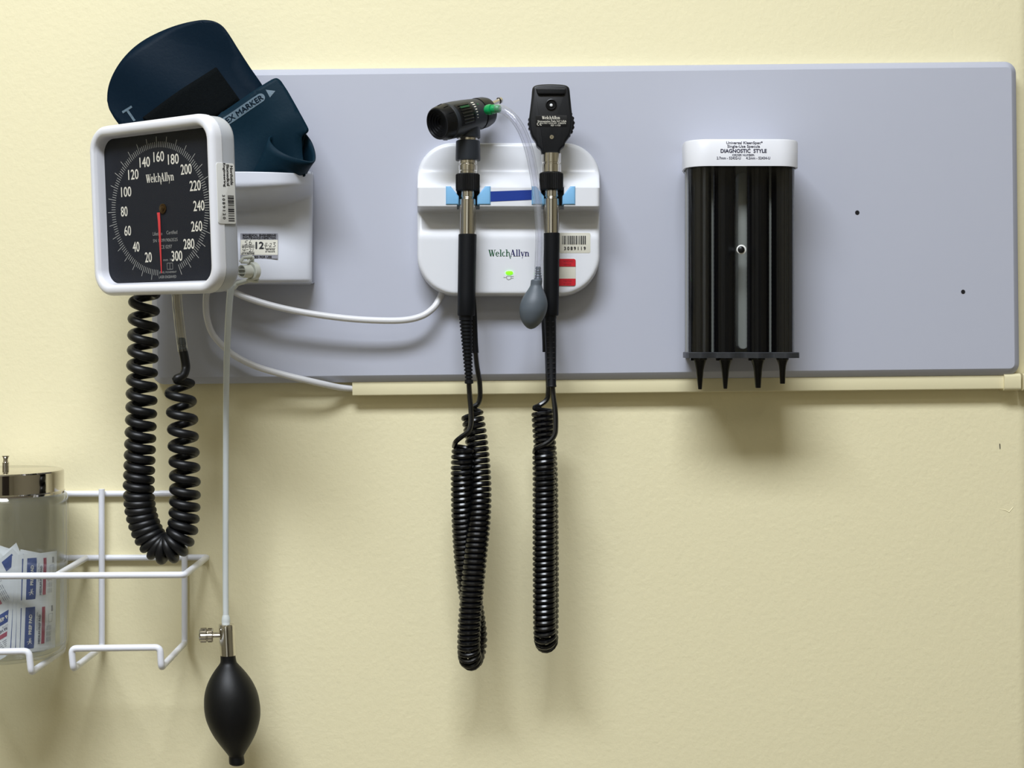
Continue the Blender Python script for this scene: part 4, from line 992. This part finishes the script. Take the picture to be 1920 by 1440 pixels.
def packet(name, fmap, label, pairs=1, group='alcohol prep pads in the jar', detail=True, crop=1.0):
    """flat paper pouch in local mm (x across 36, y up 42 per pad); fmap(x, y, out) -> world"""
    Wp, Hp = 37.0, 42.5; H = Hp * pairs
    c0_ = fmap(Wp / 2, H / 2, 0)
    t = thing(name, c0_, label, 'prep pad packet', group)
    q = MB(); nu, nv2 = 16, 10 * pairs
    def thick(x, y): 
        e = min(x, Wp - x, (y % Hp), Hp - (y % Hp) if y < H else 0); return .10 + .65 * smooth(2.0, 7, e)
    fr_ = [[fmap(Wp * i / nu, H * j / nv2, thick(Wp * i / nu, H * j / nv2)) for i in range(nu + 1)] for j in range(nv2 + 1)]
    bk_ = [[fmap(Wp * i / nu, H * j / nv2, -thick(Wp * i / nu, H * j / nv2)) for i in range(nu + 1)] for j in range(nv2 + 1)]
    q.loops(fr_, closed=False); q.loops(bk_, closed=False)
    rim = lambda g: g[0] + [r_[-1] for r_ in g[1:]] + g[-1][-2::-1] + [r_[0] for r_ in g[-2:0:-1]]
    q.loops([rim(fr_), rim(bk_)], cap0=False, cap1=False)
    q.build('paper_pouch', m_foil, t, angle=60)
    def patch(mb, x0, y0, x1, y1, dz=.0, n=8):
        mb.grid(lambda u, v: fmap(x0 + (x1 - x0) * u, y0 + (y1 - y0) * v, max(thick(x0 + (x1 - x0) * u, y0 + (y1 - y0) * v) + .16 + dz, .25)), n, n)
    qb, qr, qt, qg = MB(), MB(), MB(), MB()
    fz = lambda dz: (lambda x, y, z: tuple(fmap(x, y, thick(x, y) + dz)))
    for k in range(pairs):
        b0 = k * Hp
        patch(qb, 3.2, b0 + 3, 11.8, b0 + Hp - 3.6)
        patch(qr, 18.6, b0 + 6, 22.0, b0 + Hp - 4.5)
        if detail:
            text(qt, 'PREP PAD', 7.6, b0 + 24, 17, 2.5, None, rot=PI / 2, bold=.3, fn=fz(.34))
            hand(qt, [(6, b0 + 7), (7.4, b0 + 8.4), (7.2, b0 + 12)], .5, fz(.34)); hand(qt, [(9.4, b0 + 7.4), (7.8, b0 + 8.8), (8.4, b0 + 12.4)], .5, fz(.34)); hand(qt, [(5.2, b0 + 9), (9.6, b0 + 9.6)], .4, fz(.34))
            text(qg, 'MEDIUM PREP PAD', 16.3, b0 + 19, 25, 2.0, None, rot=PI / 2, bold=.35, fn=fz(.30))
            text(qg, 'ALCOHOL 70%', 13.8, b0 + 26, 16, 1.2, None, rot=PI / 2, fn=fz(.30))
            for j in range(4): 
                for r_ in range(3): patch(qg, 24.2 + j * 1.5, b0 + 7 + r_ * 5, 24.6 + j * 1.5, b0 + 11 + r_ * 5, .03, 2)
            hand(qg, [(26, b0 + 24), (30, b0 + 24), (31, b0 + 31), (26, b0 + 31), (26, b0 + 24)], .25, fz(.3))
            patch(qg, 29, b0 + 33, 31.5, b0 + 38, .03, 2)
    qb.build('blue_band', m_pblue, t, flat=True); qr.build('red_band', m_pred, t, flat=True)
    if detail:
        qt.build('white_lettering', m_print, t, flat=True, fix=False); qg.build('grey_lettering', m_pgrey, t, flat=True, fix=False)
    return t
def arcmap(R, th0, zpy, rot=0.0, lean=0.0, cx=0.0, cy=0.0):
    """packet bent along the inside of the jar: th0 degrees from the front, bottom at photo row zpy, turned by rot about its own corner"""
    zb_ = P(0, zpy, JD + R * mm).z; c, s2 = math.cos(math.radians(rot)), math.sin(math.radians(rot))
    def f(x, y, o_):
        xx = cx + (x - cx) * c - (y - cy) * s2; yy = cy + (x - cx) * s2 + (y - cy) * c
        a = math.radians(th0) + xx / R * 1.0; r = (R + o_ - lean * yy) * mm
        return Vector((JX + r * math.sin(a), -JD - r * math.cos(a), zb_ + yy * mm))
    return f
pk = 'prep_pad_packet'
packet(pk, arcmap(50.3, 32.5, 1228, -2.0), 'foremost uncut pair of prep pads facing out through the right of the jar', 2)
packet(pk, arcmap(49.0, 28.5, 1228, -1.5, -.0), 'upright prep pad pair just behind the foremost pair, showing only its left edge', 2, detail=False)
packet(pk, arcmap(47.7, 24.0, 1228, -2.5, -.0), 'upright prep pad pair second behind the foremost one in the jar', 2, detail=False)
packet(pk, arcmap(46.4, 19.0, 1228, -3.5, -.0), 'upright prep pad pair last of the row standing behind the foremost one', 2, detail=False)
packet(pk, arcmap(45.0, -14, 1216, -60, cx=18, cy=10), 'tilted prep pad packet printed side out at the lower left of the jar', 1)
packet(pk, arcmap(43.4, -6, 1190, -66, cx=18, cy=20), 'tilted prep pad packet tucked behind the lower left one, pale edge upward', 1)
packet(pk, arcmap(45.0, -20, 1152, 26, cx=18, cy=20), 'prep pad packet leaning the other way at mid height left of the upright row', 1)
packet(pk, arcmap(43.6, -27, 1152, 34, cx=18, cy=20), 'prep pad packet close behind the one leaning at mid height on the left', 1, detail=False)
packet(pk, arcmap(41.5, -6, 1134, -50, cx=18, cy=20), 'prep pad packet slanting up to the right in the middle of the heap', 1, detail=False)
packet(pk, arcmap(42.0, -24, 1130, -40, cx=18, cy=20, lean=.1), 'slanting prep pad packet near the top left of the heap', 1, detail=False)
packet(pk, arcmap(38.0, 2, 1128, 24, cx=18, cy=20, lean=.3), 'loose prep pad packet poking up at the top of the heap', 1, detail=False)
packet(pk, arcmap(36.0, -35, 1120, 48, cx=18, cy=20, lean=.1), 'loose prep pad packet at the far left top of the heap', 1, detail=False)
packet(pk, arcmap(42.0, 30, 1134, -14, cx=18, cy=20, lean=.1), 'pale prep pad packet rising behind the foremost pair at the right', 1, detail=False)
packet(pk, arcmap(30.0, -10, 1116, 75, cx=18, cy=20, lean=.2), 'prep pad packet lying crosswise on top of the heap', 1, detail=False)
packet(pk, arcmap(41.0, -14, 1216, 78, cx=18, cy=3), 'prep pad packet lying along the bottom of the jar', 1, detail=False)
